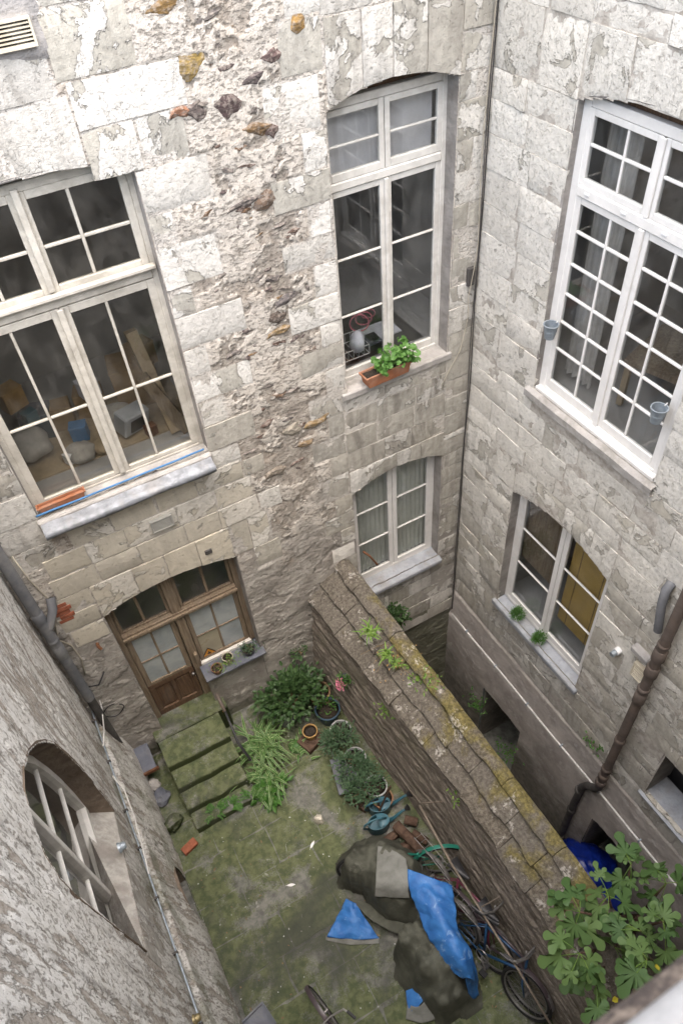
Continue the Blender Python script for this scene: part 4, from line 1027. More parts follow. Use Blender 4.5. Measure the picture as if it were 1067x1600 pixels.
bundle(-4.12, .95, 5.33, .17, 3, 'crumpled pale sack on the bench above the grey crate')
bundle(-4.62, .62, 5.29, .15, 5, 'crumpled grey cloth at the bottom of the cream window')
bundle(-5.08, .95, 5.36, .22, 8, 'large pale bundle at the left of the workbench')
bundle(-4.42, .62, 5.27, .11, 12, 'small yellowish paper bag beside the window mullion', 'planks')
for x, y, z, s, mt, lb in ((-4.95, 1.15, 5.55, .07, 'teal', 'small teal tin on the pale bundle in the workshop'), (-4.55, .95, 5.30, .09, 'bluerope', 'bright blue tub in the middle of the workbench'), (-4.28, 1.2, 5.62, .10, 'paper', 'white carton stacked on the open cardboard box'), (-5.05, 1.35, 5.72, .12, 'yellowpot', 'tan carton on top of the dark blue bin'),
                           (-3.62, 1.2, 5.80, .13, 'cardboard', 'brown carton high up behind the planks'), (-4.75, .62, 5.27, .06, 'whiteplastic', 'little white tub near the window foot'), (-3.86, .58, 5.26, .06, 'rust', 'rust coloured tin in front of the grey crate')):
    t = thing('storage_box', lb, 'box', (x, y, z), (0, 0, random.uniform(-.5, .5)))
    mb = MB(); mb.box(FW, -s, s, -s * .8, s * .8, -s, s); mb.build('body', M[mt], t, bevel=.006)
    mb = MB(); mb.box(FW, -s * 1.04, s * 1.04, -s * .84, s * .84, s * 1.001, s * 1.12); mb.build('lid', M[mt], t, bevel=.004)
t = thing('plastic_crate', 'grey plastic crate lying on its side on the workbench', 'crate', (-4.0, .75, 5.36), (R(12), R(8), R(24)))
mb = MB(); mb.box(FW, -.17, .17, -.10, .10, -.13, .13); mb.build('body', M['greybox'], t, bevel=.015)
mb = MB(); mb.box(FW, -.10, .10, -.112, -.101, -.08, .08); mb.build('front_panel', M['black'], t, bevel=.004)
for (x0, x1, y0, y1, z0, z1, lb) in ((-3.62, -3.72, .5, .8, 5.2, 6.35, 'pale timber plank leaning inside the cream window'), (-3.50, -3.78, .45, .55, 5.2, 5.95, 'short brown plank leaning beside the pale timber plank')):
    mb = MB(); mb.tube([(x0, y0, z0), (x1, y1, z1)], [.085, .085], 4); tobj('timber_plank', mb, M['planks'] if z1 > 6 else M['oak'], lb, 'plank')
for x, y, z, s, lb in ((-4.9, 1.3, 5.36, .16, 'dark blue bin on the workbench'), (-4.66, 1.3, 5.34, .14, 'brown cardboard box at the back of the workbench'), (-4.3, 1.35, 5.35, .15, 'open cardboard box behind the pale sack'), (-3.75, 1.3, 5.45, .25, 'tall cardboard box behind the planks')):
    t = thing('storage_box', lb, 'box', (x, y, z), (0, 0, random.uniform(-.4, .4)))
    mb = MB(); mb.box(FW, -s, s, -s * .8, s * .8, -s, s); mb.build('body', M['bluepot'] if 'blue' in lb else M['cardboard'], t, bevel=.006)
    mb = MB(); mb.box(FW, -s * 1.02, s * 1.02, -s * .82, s * .82, s * 1.001, s * 1.06); mb.build('lid', M['slate'] if 'blue' in lb else M['cardboard'], t, bevel=.004)
# --- things behind the middle window
t = thing('writing_table', 'dark table with papers inside the geranium window', 'table', (-.95, .95, 5.2))
mb = MB(); mb.box(FW, -.6, .55, -.5, .5, -.04, 0); mb.build('table_top', M['oakdark'], t)
for sx in (-.5, .45):
    mb = MB(); mb.box(FW, sx - .03, sx + .03, -.45, -.39, -.5, -.04); mb.build('leg', M['oakdark'], t)
t = thing('wire_rack', 'white wire dish rack inside the geranium window', 'rack', (-1.42, .55, 5.32))
for z in (0, .12):
    mb = MB(); mb.tube([(-.2, -.17, z), (.22, -.17, z), (.22, .17, z), (-.2, .17, z), (-.2, -.17, z)], .006, 6); mb.build('rim', M['wire'], t)
for i in range(7):
    mb = MB(); mb.tube([(-.2 + i * .07, -.17, .12), (-.2 + i * .07, -.17, 0), (-.2 + i * .07, .17, 0), (-.2 + i * .07, .17, .12)], .004, 5); mb.build('wire', M['wire'], t)
bundle(-1.33, .42, 5.5, .10, 21, 'crumpled lilac tissue standing in the wire rack', 'paper', 1.3)
mb = MB()
for k in range(3): mb.torus((-1.25 + .06 * k, .5, 5.68 + .04 * k), (.4, 1, .2 * k), .11 - .015 * k, .009, 26, 6)
tobj('coiled_cord', mb, M['pinkcord'], 'coiled pink cord hanging over the wire rack', 'cord')
for (x, y, z, sx, sy, mt, lb) in ((-.78, .85, 5.205, .22, .16, 'paper', 'pale lilac drawing pad on the dark table'), (-1.02, .75, 5.205, .16, .11, 'slate', 'grey notebook beside the drawing pad')):
    mb = MB(); mb.box(FW, x - sx, x + sx, y - sy, y + sy, z, z + .015); tobj('notebook', mb, M[mt], lb, 'notebook')
# --- inside the big window of facade B
t = thing('wooden_table', 'brown wooden table deep inside the many-paned window', 'table', (1.0, -2.2, 5.3), (0, 0, .3))
mb = MB(); mb.box(FW, -.4, .4, -.5, .5, .52, .57); mb.build('table_top', M['oak'], t)
for sx in (-.35, .35):
    for sy in (-.45, .45):
        mb = MB(); mb.box(FW, sx - .03, sx + .03, sy - .03, sy + .03, 0, .52); mb.build('leg', M['planks'], t)
drape(FB, 'curtain', -1.60, -1.20, 5.4, 8.25, -.35, M['cloth'], amp=.03, waves=5, label='dull grey curtain hanging at the left inside the many-paned window')

# ------------------------------------------------------------------ courtyard floor, steps, passage
court = MB(); court.box(FW, -5.9, -2.3, -6.12, .02, -.6, -.005); court = tag(court.build('courtyard_ground', M['soilfloor']), kind='structure')
pas = MB(); pas.box(FW, -1.9, .9, -6.12, .02, -3.31, -3.2); tag(pas.build('passage_floor', M['soilfloor']), kind='structure')
y = -.02; r = 0
while y > -6.0:
    h = random.uniform(.42, .66)
    for x0, x1 in split(-5.66 + random.uniform(-.1, .1), -2.45, random.uniform(.55, .85)):
        stone(FW, court, x0, x1, max(y - h, -6.11), y, random.uniform(-.001, .004), 0, 0, 0, M['paving'], name='paving_stone', amp=.006, gap=.001, jit=.014, tilt=.004)
    y -= h
steps = thing('stone_steps', 'flight of mossy stone steps climbing to the oak door', 'steps', (-4.8, -.7, 0))
def tread(x0, x1, yf, yb, z, th):
    """worn tread with rounded nosing"""
    prof = [(yb, z), (yf + .12, z - .004), (yf + .05, z - .006), (yf + .015, z - .016), (yf - .004, z - .045), (yf - .008, z - .08), (yf - .014, z - .11), (yf - .02, z - th)]
    nx = 16; P_ = []
    for i in range(nx + 1):
        x = x0 + (x1 - x0) * i / nx; wear = -.018 * math.exp(-((x - (x0 + x1) / 2 - .1) / .3) ** 2)
        P_.append([(x - steps.location.x, yy + .012 * (float(vnoise(x * 5, yy * 7 + z * 9, 4)) - .5) * 2 - steps.location.y, zz + wear * (1 if k < 4 else .3) + .008 * (float(vnoise(x * 9, yy * 9 + 30 + z, 5)) - .5)) for k, (yy, zz) in enumerate(prof)])
    mb = MB(); mb.grid(P_)
    for s in (0, nx):
        row = P_[s]; b0 = (row[0][0], row[0][1], -.0)
        mb.add(row + [b0], [tuple(range(len(row) + 1))])
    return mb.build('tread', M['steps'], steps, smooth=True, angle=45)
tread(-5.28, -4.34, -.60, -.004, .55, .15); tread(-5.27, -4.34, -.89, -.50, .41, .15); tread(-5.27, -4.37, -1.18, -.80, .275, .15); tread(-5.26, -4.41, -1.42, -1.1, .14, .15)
mb = MB(); mb.box(FW, -.50, .62, .52, .95, -.02, .575); mb.build('threshold', M['steps'], steps, bevel=.015)
mb = MB(); mb.tube([(-4.256, -0.272, 0.950), (-4.278, -0.773, 0.550), (-4.224, -1.063, 0.450)], .018, 8); 
mb2 = MB(); mb2.tube([(-4.268, -0.167, 1.020), (-4.264, -0.417, 0.870)], .024, 8)
t = thing('striped_pole', 'black pole with pale bands leaning down the right side of the steps', 'pole'); mb.build('shaft', M['black'], t, smooth=True); mb2.build('sleeve', M['rustpipe'], t, smooth=True)
mb = MB()
for k in range(3):
    p = Vector((-4.262, -0.228, 0.980)); q = Vector((-4.278, -0.773, 0.550)); a = p.lerp(q, .1 + .09 * k); b = p.lerp(q, .125 + .09 * k); mb.tube([a, b], .0255, 8)
mb.build('band', M['warn'], t)
# left of the steps: stone shelf, rubble, mossy stone, little pot
t = thing('stone_shelf', 'dark stone shelf with a rusty front edge beside the steps', 'shelf', (-5.62, -.22, 0))
mb = MB(); P_ = [[(-.21 + .40 * i / 8, -.21 + .42 * j / 6, .42 + .015 * (float(vnoise(i * .9, j * .9, 3)) - .5)) for i in range(9)] for j in range(7)]; mb.grid(P_)
mb.box(FW, -.21, .19, -.21, .21, .33, .405); mb.build('top', M['slate'], t)
mb = MB(); mb.box(FW, -.20, .22, -.245, -.212, .36, .425); mb.build('rusty_angle', M['rust'], t, bevel=.004)
mb = MB(); mb.box(FW, -.18, -.02, -.12, .2, 0, .33); mb.build('pier', M['infillA'], t)
mb = MB(); mb.lathe([(.045, 0), (.062, .07), (.070, .075), (.070, .085), (.052, .085), (.045, .03), (0, .03)], n=18); o = tobj('flower_pot', mb, M['cablebeige'], 'tiny pale pot standing on the rusty edged shelf', 'pot', smooth=True, angle=40); o.location = (-5.764, -0.276, 0.430)
def rock(name, loc, s, sd, mat, label, cat='stone', rot=0):
    bm = bmesh.new(); bmesh.ops.create_icosphere(bm, subdivisions=3, radius=1)
    for v in bm.verts:
        k = 1 + .8 * (float(fbm(v.co.x * 1.5 + sd, v.co.y * 1.5 + v.co.z * 1.3 + sd, sd, 4)) - .5); v.co = Vector((v.co.x * s[0], v.co.y * s[1], max(v.co.z, -.45) * s[2])) * k
    me = bpy.data.meshes.new(name); bm.to_mesh(me); bm.free(); me.materials.append(mat)
    o = link(bpy.data.objects.new(name, me)); o.location = loc; o.rotation_euler = (0, 0, rot); return tag(o, label, cat)
rock('mossy_stone', (-5.524, -1.160, 0.120), (.15, .11, .13), 4, M['steps'], 'mossy green stone in the dark gap left of the steps', rot=.4)
rock('rubble_stone', (-5.547, -0.702, 0.060), (.12, .14, .08), 6, M['slate'], 'dark blue-grey stone in the gap beside the lower steps')
rock('rubble_stone', (-5.579, -0.475, 0.080), (.10, .09, .09), 9, M['sill'], 'rounded grey stone under the rusty edged shelf')
for u, (x, y, a) in enumerate(((-5.44, -1.55, .3),)):
    mb = MB(); mb.box(FW, -.11, .11, -.055, .055, 0, .065); o = tobj('brick', mb, M['brickred'], ('red brick lying against the foot of the streaky wall', 'red brick at the corner of the lowest step')[u], 'brick', bevel=.006); o.location = (x, y, 0); o.rotation_euler = (0, 0, a)
rock('white_rock', (-3.738, -2.129, 0.040), (.06, .07, .10), 15, M['bone'], 'small pointed white rock on the mossy paving', rot=.5)
# ------------------------------------------------------------------ dividing wall with stepped coping
divider = thing('divider_wall', 'thick schist garden wall with stepped mossy coping slabs running towards the viewer', 'wall', (-2.3, -3, 0))
LOC = Vector((2.3, 3, 0))
def FDV(a, b, d): return (a + 2.3, b + 3, d)
def xl(y): return -2.60 + .07 * min(-y, 3.2) - .008 * max(-y - 3.2, 0)
def depthD(A, B):   # A along y, B height
    f = fbm(A * 1.2, B * 14, 61, 6, .6); g = fbm(A * 14, B * 40, 62, 3)
    cell = fbm(A * 4, B * 17, 63, 3, .5)
    return .04 * (f - .5) + .022 * (g - .5) + .02 * sstep(cell, .42, .56), {}
def FDL(A, B, D):   # left face leans: foot further into the courtyard
    xx = -2.60 + .07 * np.minimum(-A, 3.2) + .07 - .16 * (1.9 - B) / 1.9 - D
    return xx + 2.3, A + 3, B
heightfield('wall_face', FDL, -6.1, 0.0, -.05, 1.93, .019, depthD, None, M['divider'], divider, flip=True)
mb = MB(); P_ = []
for i in range(41):
    y = -6.1 * i / 40; P_.append([(-1.88 + .08 * (float(vnoise(y * 2, z * 2, 3)) - .5) + 2.3, y + 3, z) for z in (-3.3, -2.6, -1.9, -1.2, -.5, .2, .9, 1.6, 2.2)])
mb.grid(P_); mb.build('passage_face', M['divider'], divider, smooth=True)
mb = MB(); mb.box(FDV, -2.32, -1.95, -6.1, 0, 1.2, 1.86); mb.build('core', M['divider'], divider)
def slab(y0, y1, row, k):
    """one coping slab, rough, with a ragged lower edge that overhangs the row below"""
    q0 = row / 3.0; n = 9; m = 5; sd = k * 7 + row * 31; P_ = []
    za, zb = ((1.90, 2.06), (2.12, 2.27), (2.34, 2.40))[row]
    dz = random.uniform(-.012, .012)
    for j in range(n + 1):
        y = y0 + (y1 - y0) * j / n; L = xl(y); Rr = -1.905 + .03 * min(-y, 4) / 4; rw = []
        xa = L + (Rr - L) * (q0 - .02) + .035 * (float(fbm(y * 5 + sd, row * 3.0, 71, 4)) - .5) * 2; xb = L + (Rr - L) * (q0 + .40 if row < 2 else 1.0)
        th = .085
        rw.append((xa + .05, y, za - th)); rw.append((xa + .008, y, za - th + .02))
        for i in range(m + 1):
            t = i / m; x = xa + (xb - xa) * t; z = za + (zb - za) * t + .022 * (float(fbm(x * 9 + sd, y * 6, 72, 4)) - .5) * 2 + dz - (.014 if i == 0 else 0)
            if row == 2: z += .03 * math.sin(math.pi * min(1, t * 1.1)) - .11 * max(0, t - .55)
            if j in (0, n): z -= .006
            rw.append((x, y, z))
        rw.append((xb - .0, y, za - th if row < 2 else 2.02))
        P_.append([FDV(p[0], p[1], p[2]) for p in rw])
    mb = MB(); mb.grid(P_)
    for e in (P_[0], P_[-1]): mb.add(e, [tuple(range(len(e)))])
    o = mb.build('coping_slab', M['coping'], divider, smooth=True, angle=42)
    o.color = ((.22, .42, .68)[row] + random.uniform(-.12, .12) - (.25 if y0 > -1.0 else 0) + (.12 if y0 < -3.6 else 0), 0, 0, 1)
for row, w in ((0, .62), (1, .55), (2, .7)):
    y = 0.0; k = 0
    while y > -6.0:
        L = w * random.uniform(.7, 1.35); slab(y - .006, max(y - L, -6.1), row, k); y -= L; k += 1
t = thing('iron_rod', 'long weathered rod tied along the foot of the schist wall above the bicycles', 'rod')
mb = MB(); mb.tube([(-2.700, -3.055, 1.231), (-2.700, -3.758, 0.972), (-2.700, -4.360, 0.956), (-2.700, -4.922, 0.970), (-2.700, -5.612, 0.848)], .014, 8); mb.build('rod', M['iron'], t, smooth=True)
for a, b in (((-2.700, -3.081, 1.349), (-2.580, -3.333, 1.785)), ((-2.700, -3.555, 0.978), (-2.580, -3.499, 0.648)), ((-2.700, -4.343, 1.103), (-2.550, -4.426, 1.456)), ((-2.700, -4.916, 1.005), (-2.580, -4.914, 0.648))):
    mb = MB(); mb.tube([a, b], .008, 6); mb.build('tie', M['iron'], t)

# ------------------------------------------------------------------ pipes, cables, vents
t = thing('drainpipe', 'grey plastic drainpipe in the corner left of the door', 'pipe')
mb = MB(); mb.tube([(-5.745, -.12, 11.5), (-5.745, -.12, 2.20)], .062, 18); mb.build('pipe', M['pvc'], t, smooth=True, angle=50)
mb = MB(); mb.tube([(-5.745, -.12, 2.26), (-5.745, -.12, 1.5), (-5.745, -.1, .3), (-5.70, -.12, 0.0)], .055, 16); mb.build('lower_pipe', M['darkpipe'], t, smooth=True, angle=50)
for z, h, k in ((3.9, .16, 1.12), (3.5, .06, 1.1), (3.2, .22, 1.12), (2.2, .04, 1.06)):
    mb = MB(); mb.lathe([(.062 * k - .005, 0), (.062 * k, .012), (.062 * k, h - .012), (.062 * k - .006, h)], loc=(-5.745, -.12, z), n=18); mb.build('collar', M['pvc'], t, smooth=True, angle=40)
mb = MB(); mb.tube([(-5.70, -.12, 3.75), (-5.58, -.10, 3.98), (-5.55, -.02, 4.08)], [.05, .05, .052], 14); mb.build('branch', M['pvc'], t, smooth=True, angle=50)
t = thing('drainpipe', 'rusty stained drainpipe with fat collars down the pale right wall', 'pipe')
px, py = -.14, -3.72
mb = MB(); mb.tube([(px, py, 11.5), (px, py, .15)], .058, 18); mb.build('pipe', M['rustpipe'], t, smooth=True, angle=50)
for z, h, k in ((3.62, .05, 1.2), (3.35, .2, 1.25), (3.02, .2, 1.28), (2.70, .07, 1.25), (2.42, .24, 1.2), (1.40, .10, 1.18), (.55, .1, 1.2), (.32, .12, 1.25), (.12, .12, 1.3), (7.2, .2, 1.2)):
    mb = MB(); mb.lathe([(.058 * k - .008, 0), (.058 * k, .015), (.058 * k, h - .015), (.058 * k - .010, h)], loc=(px, py, z), n=18); mb.build('collar', M['rustpipe'], t, smooth=True, angle=40)
mb = MB(); mb.tube([(px, py, .2), (px, py, .0), (px + .01, py + .05, -.16), (px + .02, py + .16, -.30), (px + .04, py + .24, -.55), (px + .04, py + .26, -1.2), (px + .04, py + .26, -3.2)], .056, 16); mb.build('lower_pipe', M['darkpipe'], t, smooth=True, angle=60)
for z in (-.75, -1.5, -2.6):
    mb = MB(); mb.lathe([(.060, 0), (.070, .015), (.070, .075), (.060, .09)], loc=(px + .04, py + .26, z), n=18); mb.build('collar', M['darkpipe'], t, smooth=True, angle=40)
t = thing('waste_pipe', 'bent dark waste pipe running into a broken hole above the cream vent', 'pipe')
mb = MB(); mb.tube([(-0.020, -3.468, 4.323), (-0.100, -3.489, 4.296), (-0.120, -3.516, 4.094), (-0.120, -3.564, 3.845), (-0.100, -3.576, 3.692)], [.05, .05, .046, .046, .046], 14); mb.build('pipe', M['pvc'], t, smooth=True, angle=60)
mb = MB(); mb.box(FB, -3.62, -3.36, 3.02, 3.12, -.02, .10); mb.build('hopper', M['cement'], t, bevel=.02)
t = thing('overflow_pipe', 'short white overflow pipe end sticking out of the stained right wall', 'pipe')
mb = MB(); p = Vector((0.000, -3.198, 2.727)); mb.tube([p, p + Vector((-.13, 0, -.005))], .034, 14); mb.build('pipe', M['lead'], t, smooth=True, angle=50)
mb = MB(); mb.tube([p + Vector((-.01, 0, 0)), p + Vector((-.07, 0, 0))], .046, 16); mb.build('collar', M['whiteplastic'], t, smooth=True, angle=50)
def vent(F, a0, a1, z0, z1, mat, label, n, d=.03):
    t = thing('air_vent', label, 'vent', F((a0 + a1) / 2, z0, 0)); o = t.location
    G = lambda a, b, d_: tuple(Vector(F(a, b, d_ + .03)) - o)
    mb = MB(); w = .014; mb.box(G, a0, a1, z0, z0 + w, -.02, d); mb.box(G, a0, a1, z1 - w, z1, -.02, d); mb.box(G, a0, a0 + w, z0 + w, z1 - w, -.02, d); mb.box(G, a1 - w, a1, z0 + w, z1 - w, -.02, d); mb.build('frame', M[mat], t)
    mb = MB(); mb.box(G, a0 + w, a1 - w, z0 + w, z1 - w, -.02, -.005); mb.build('backing', M['black'], t)
    for i in range(n):
        z = z0 + w + (z1 - z0 - 2 * w) * (i + .15) / n; h = (z1 - z0 - 2 * w) / n
        mb = MB(); mb.hexa([G(a0 + w, z, .004), G(a1 - w, z, .004), G(a1 - w, z + h * .3, -.002), G(a0 + w, z + h * .3, -.002), G(a0 + w, z - h * .1, d - .006), G(a1 - w, z - h * .1, d - .006), G(a1 - w, z + h * .28, d - .006), G(a0 + w, z + h * .28, d - .006)])
        mb.build('slat', M[mat], t)
vent(FA, -4.14, -3.85, 9.08, 9.25, 'vent', 'cream slatted vent at the top left of the house wall', 6)
vent(FA, -4.28, -4.03, 4.40, 4.57, 'ventgrey', 'small grey slatted vent under the zinc-edged sill', 7)
vent(FB, -3.66, -3.45, 2.60, 2.86, 'vent', 'yellowed slatted vent half hidden by the rusty drainpipe', 6)
mb = MB(); mb.grid([[FA(x, z, .022 + .02 * (float(fbm(np.array(x * 5), np.array(z * 5), 7, 4)) - .5) - .05 * max(0, abs((z - 9.225) / .275) ** 6, abs((x + 4.1) / .4) ** 6)) for x in np.linspace(-4.5, -3.72 + .08 * math.sin(z * 30), 14)] for z in np.linspace(8.95, 9.5, 12)]); mb.build('cement_patch', M['cement'], facadeA, smooth=True)
for j, (dx, mt, lb) in enumerate(((0, 'black', 'dark cable running down the corner of the two pale walls'), (.02, 'darkpipe', 'second dark cable clipped beside the one in the wall corner'))):
    mb = MB(); mb.tube([(-.035 - dx + .006 * math.sin(z * 3 + j), -.05 + .006 * math.cos(z * 2 + j * 2), z) for z in np.arange(11.5, -.25, -.3)], .006, 8); tobj('cable', mb, M[mt], lb, 'cable', smooth=True)
mb = MB(); mb.tube([(-.075 + .018 * math.sin(z * 2.3), -.055, z) for z in np.arange(9.9, 6.3, -.2)] + [(-.09, -.05, 6.2), (-.13, -.04, 5.9), (-.12, -.04, 5.6), (-.20, -.04, 5.2), (-.36, -.04, 4.95), (-.44, -.035, 4.8), (-.42, -.03, 4.7)], .005, 6); tobj('cable', mb, M['cablebeige'], 'thin beige wire wandering beside the dark corner cables', 'cable', smooth=True)
mb = MB(); mb.box(FA, -.155, -.06, 6.02, 6.24, .0, .045); tobj('junction_box', mb, M['darkpipe'], 'small dark junction box on the corner cables', 'box', bevel=.008)
t = thing('conduit', 'thin pale pipe running level along the lower right wall', 'pipe')
mb = MB(); mb.tube([(-.05, y, -.30 + .012 * math.sin(y * 3)) for y in np.arange(-.08, -6.1, -.4)], .016, 10); mb.build('pipe', M['cablewhite'], t, smooth=True)
for y in np.arange(-.5, -6, -.8):
    mb = MB(); mb.box(FB, y - .01, y + .01, -.325, -.27, -.02, .072); mb.build('clip', M['lead'], t)
t = thing('conduit', 'white plastic conduit fixed along the streaky lower left wall', 'pipe')
CZ = lambda y: 1.90 - .035 * y * 1.0
mb = MB(); mb.tube([FC(y, CZ(y) - .02, .040) for y in np.arange(-.02, -6.1, -.4)], .012, 10); mb.build('pipe', M['lead'], t, smooth=True)
for y in (-.25, -.9, -1.6, -2.1, -2.7, -3.3, -4.0, -4.8):
    mb = MB(); mb.box(FC, y - .012, y + .010, CZ(y) - .042, CZ(y) + .004, -.02, .058); mb.build('clip', M['darkpipe'], t)
mb = MB(); mb.tube([(-5.660, 0.045, 2.011), (-5.700, -0.044, 1.746), (-5.740, -0.475, 1.948), (-5.760, -0.933, 2.351)], .009, 7); tobj('cable', mb, M['cablewhite'], 'white cable dropping from the grey drainpipe to the conduit', 'cable', smooth=True)
mb = MB(); mb.tube([(-5.800, -1.243, 2.170), (-5.750, -1.392, 1.994), (-5.740, -1.767, 2.045), (-5.740, -2.220, 2.264), (-5.760, -2.577, 2.346)], .008, 7); tobj('cable', mb, M['cablewhite'], 'slack white cable looping below the conduit', 'cable', smooth=True)
mb = MB(); mb.tube([(-5.660, -0.030, 4.871), (-5.641, -0.030, 4.487), (-5.577, -0.020, 4.089), (-5.622, -0.030, 3.770), (-5.705, -0.040, 3.395), (-5.617, -0.030, 3.201), (-5.600, -0.030, 2.876), (-5.661, -0.050, 2.585)], .009, 6); tobj('cable', mb, M['cablebeige'], 'beige cable looping beside the grey drainpipe', 'cable', smooth=True)
mb = MB(); mb.tube([(-5.710, -0.100, 5.025), (-5.732, -0.050, 4.350), (-5.766, -0.040, 3.640), (-5.746, -0.050, 2.883), (-5.747, -0.120, 2.456), (-5.580, -0.040, 2.262), (-5.452, -0.030, 2.447)], .011, 6); tobj('cable', mb, M['black'], 'black cable stretched beside the grey drainpipe', 'cable', smooth=True)
mb = MB(); mb.tube([Vector((-5.588, -0.030, 1.579)) + Vector((.14 * math.cos(a), -.01 * math.sin(3 * a), .13 * math.sin(a))) for a in np.linspace(1.2, 7.0, 26)], .007, 6); tobj('cable', mb, M['black'], 'coil of thin black cable on the wall left of the door', 'cable', smooth=True)
def stud(y, z, r, mat, label, name='wall_stud'):
    t = thing(name, label, 'bolt', FC(y, z, 0)); M4 = Matrix.Rotation(R(90), 4, 'Y')
    mb = MB(); mb.lathe([(r, 0), (r, .02), (r * .85, .03)], n=16, M4=M4); mb.build('plate', M[mat], t, smooth=True, angle=40)
    mb = MB(); mb.lathe([(r * .75, .02), (r * .75, .06), (r * .5, .075), (0, .078)], n=12, M4=M4); mb.build('cap', M[mat], t, smooth=True, angle=40); return t
stud(-2.52, 3.10, .052, 'lead', 'round pale metal stud beside the arched window'); stud(-3.97, 2.16, .05, 'brass', 'brass stud under the white conduit')
# small wall fittings beside the door
mb = MB(); mb.tube([FA(-5.36, 3.0, 0), FA(-5.36, 3.0, .06), FA(-5.34, 2.96, .09)], .02, 8); tobj('wall_hook', mb, M['rust'], 'rusty hook in the grey plaster left of the oak door', 'hook')
mb = MB(); mb.box(FA, -3.80, -3.71, 3.68, 3.76, 0, .04); tobj('wall_hook', mb, M['darkpipe'], 'small dark iron bracket in the stone above the door', 'bracket', bevel=.01)
mb = MB(); mb.tube([FA(-1.66, 2.35, .0), FA(-1.60, 2.28, .06), FA(-1.50, 2.06, .10), FA(-1.48, 2.0, .06)], [.016, .016, .014, .02], 8); tobj('shutter_stay', mb, M['rust'], 'rusty iron stay on the left jamb of the pleated curtain window', 'hook')
mb = MB(); mb.tube([(-5.28 + .06 * i, -.012 + .0015 * math.sin(i * .5), 5.232 + .0015 * math.sin(i * .7)) for i in range(31)], .011, 8); tobj('hose', mb, M['bluerope'], 'thin blue hose lying along the zinc-edged sill', 'hose', smooth=True)
# ------------------------------------------------------------------ ledge under the viewpoint
t = thing('window_ledge', 'weathered ledge with a worn white rail in the near right corner', 'ledge', (-4.4, -6.1, 9.7))
mb = MB(); P_ = [[(x, yy + .004 * (float(vnoise(x * 30, yy * 40, 3)) - .5), zz) for x in np.linspace(-1.1, .8, 40)] for yy, zz in ((.105, -.09), (.116, -.02), (.113, .035), (.100, .05), (-.15, .055), (-.38, .055))]
mb.grid(P_); mb.build('stone', M['ledge'], t, smooth=True)
mb = MB(); mb.tube([(-1.1, .084, .14), (.8, .084, .14)], .018, 14); mb.build('rail', M['railwhite'], t, smooth=True)
for x in (-1.0, .7):
    mb = MB(); mb.box(FW, x - .012, x + .012, .06, .09, .05, .13); mb.build('rail_post', M['railwhite'], t)

# ------------------------------------------------------------------ plants
def rand_dirs(n, up=.4, rs=rng):
    v = rs.normal(size=(n, 3)); v[:, 2] += up; return v / np.linalg.norm(v, axis=1, keepdims=True)
def leaves(name, P, D, L, W, mat, parent, fold=.25, droop=.0):
    """many pointed leaves, each folded along its midrib"""
    P = np.asarray(P, float); D = np.asarray(D, float); n = len(P); L = np.broadcast_to(L, (n,))[:, None]; W = np.broadcast_to(W, (n,))[:, None]
    up = np.tile([0, 0, 1.0], (n, 1)) + .25 * rng.normal(size=(n, 3)); S = np.cross(D, up); S /= np.linalg.norm(S, axis=1, keepdims=True) + 1e-9
    N = np.cross(S, D); g = np.array([0, 0, -1.0])
    a = P; c1 = P + D * L * .35 - N * W * fold * .6; m = P + D * L * .75 - N * W * fold * .5 + g * L * droop * .4; tip = P + D * L + g * L * droop
    l1 = P + D * L * .32 + S * W * .5; r1 = P + D * L * .32 - S * W * .5; l2 = P + D * L * .72 + S * W * .36 + g * L * droop * .4; r2 = P + D * L * .72 - S * W * .36 + g * L * droop * .4
    V = np.stack([a, l1, l2, tip, r2, r1, c1, m], 1).reshape(-1, 3); k = np.arange(n)[:, None] * 8
    F = np.concatenate([k + [0, 6, 1, 1], k + [1, 6, 7, 2], k + [2, 7, 3, 3], k + [0, 5, 6, 6], k + [5, 4, 7, 6], k + [4, 3, 7, 7]], 0)
    T = np.concatenate([F[:, [0, 1, 2]], F[:, [0, 2, 3]]]); T = T[(T[:, 0] != T[:, 1]) & (T[:, 1] != T[:, 2]) & (T[:, 0] != T[:, 2])]
    return np_mesh(name, V, T, mat, None, False, parent)
def clumps(center, rad, nc, per, spread, up=.5, low=-.3):
    c = np.array(center, float); P = []; D = []; K = []
    for i in range(nc):
        d = rng.normal(size=3); d[2] = abs(d[2]) * .9 + low; d /= np.linalg.norm(d); q = c + d * np.array(rad) * rng.uniform(.45, 1.0); K.append(q)
        o = rng.normal(size=(per, 3)) * spread; dd = o / (np.linalg.norm(o, axis=1, keepdims=True) + 1e-9) + d * .6 + np.array([0, 0, up]) * .5
        P.append(q + o); D.append(dd / np.linalg.norm(dd, axis=1, keepdims=True))
    return np.concatenate(P), np.concatenate(D), K
def shrub(name, label, base, center, rad, nc, per, spread, L, W, mat, stems=9, group=None, cat='plant', droop=.15, stemmat='twig'):
    t = thing(name, label, cat, base, group=group); b = np.array(base)
    P, D, K = clumps(np.array(center) - b, rad, nc, per, spread)
    keep = P[:, 2] + b[2] > .03; P, D = P[keep], D[keep]
    leaves('foliage', P, D, L * rng.uniform(.7, 1.25, len(P)), W * rng.uniform(.75, 1.2, len(P)), M[mat], t, droop=droop)
    mb = MB()
    for q in K[:stems]:
        mid = q * .5 + rng.normal(size=3) * .03; mb.tube([(rng.normal() * .02, rng.normal() * .02, 0), tuple(mid), tuple(q)], [.009, .006, .003], 6)
    mb.build('stem', M[stemmat], t); return t
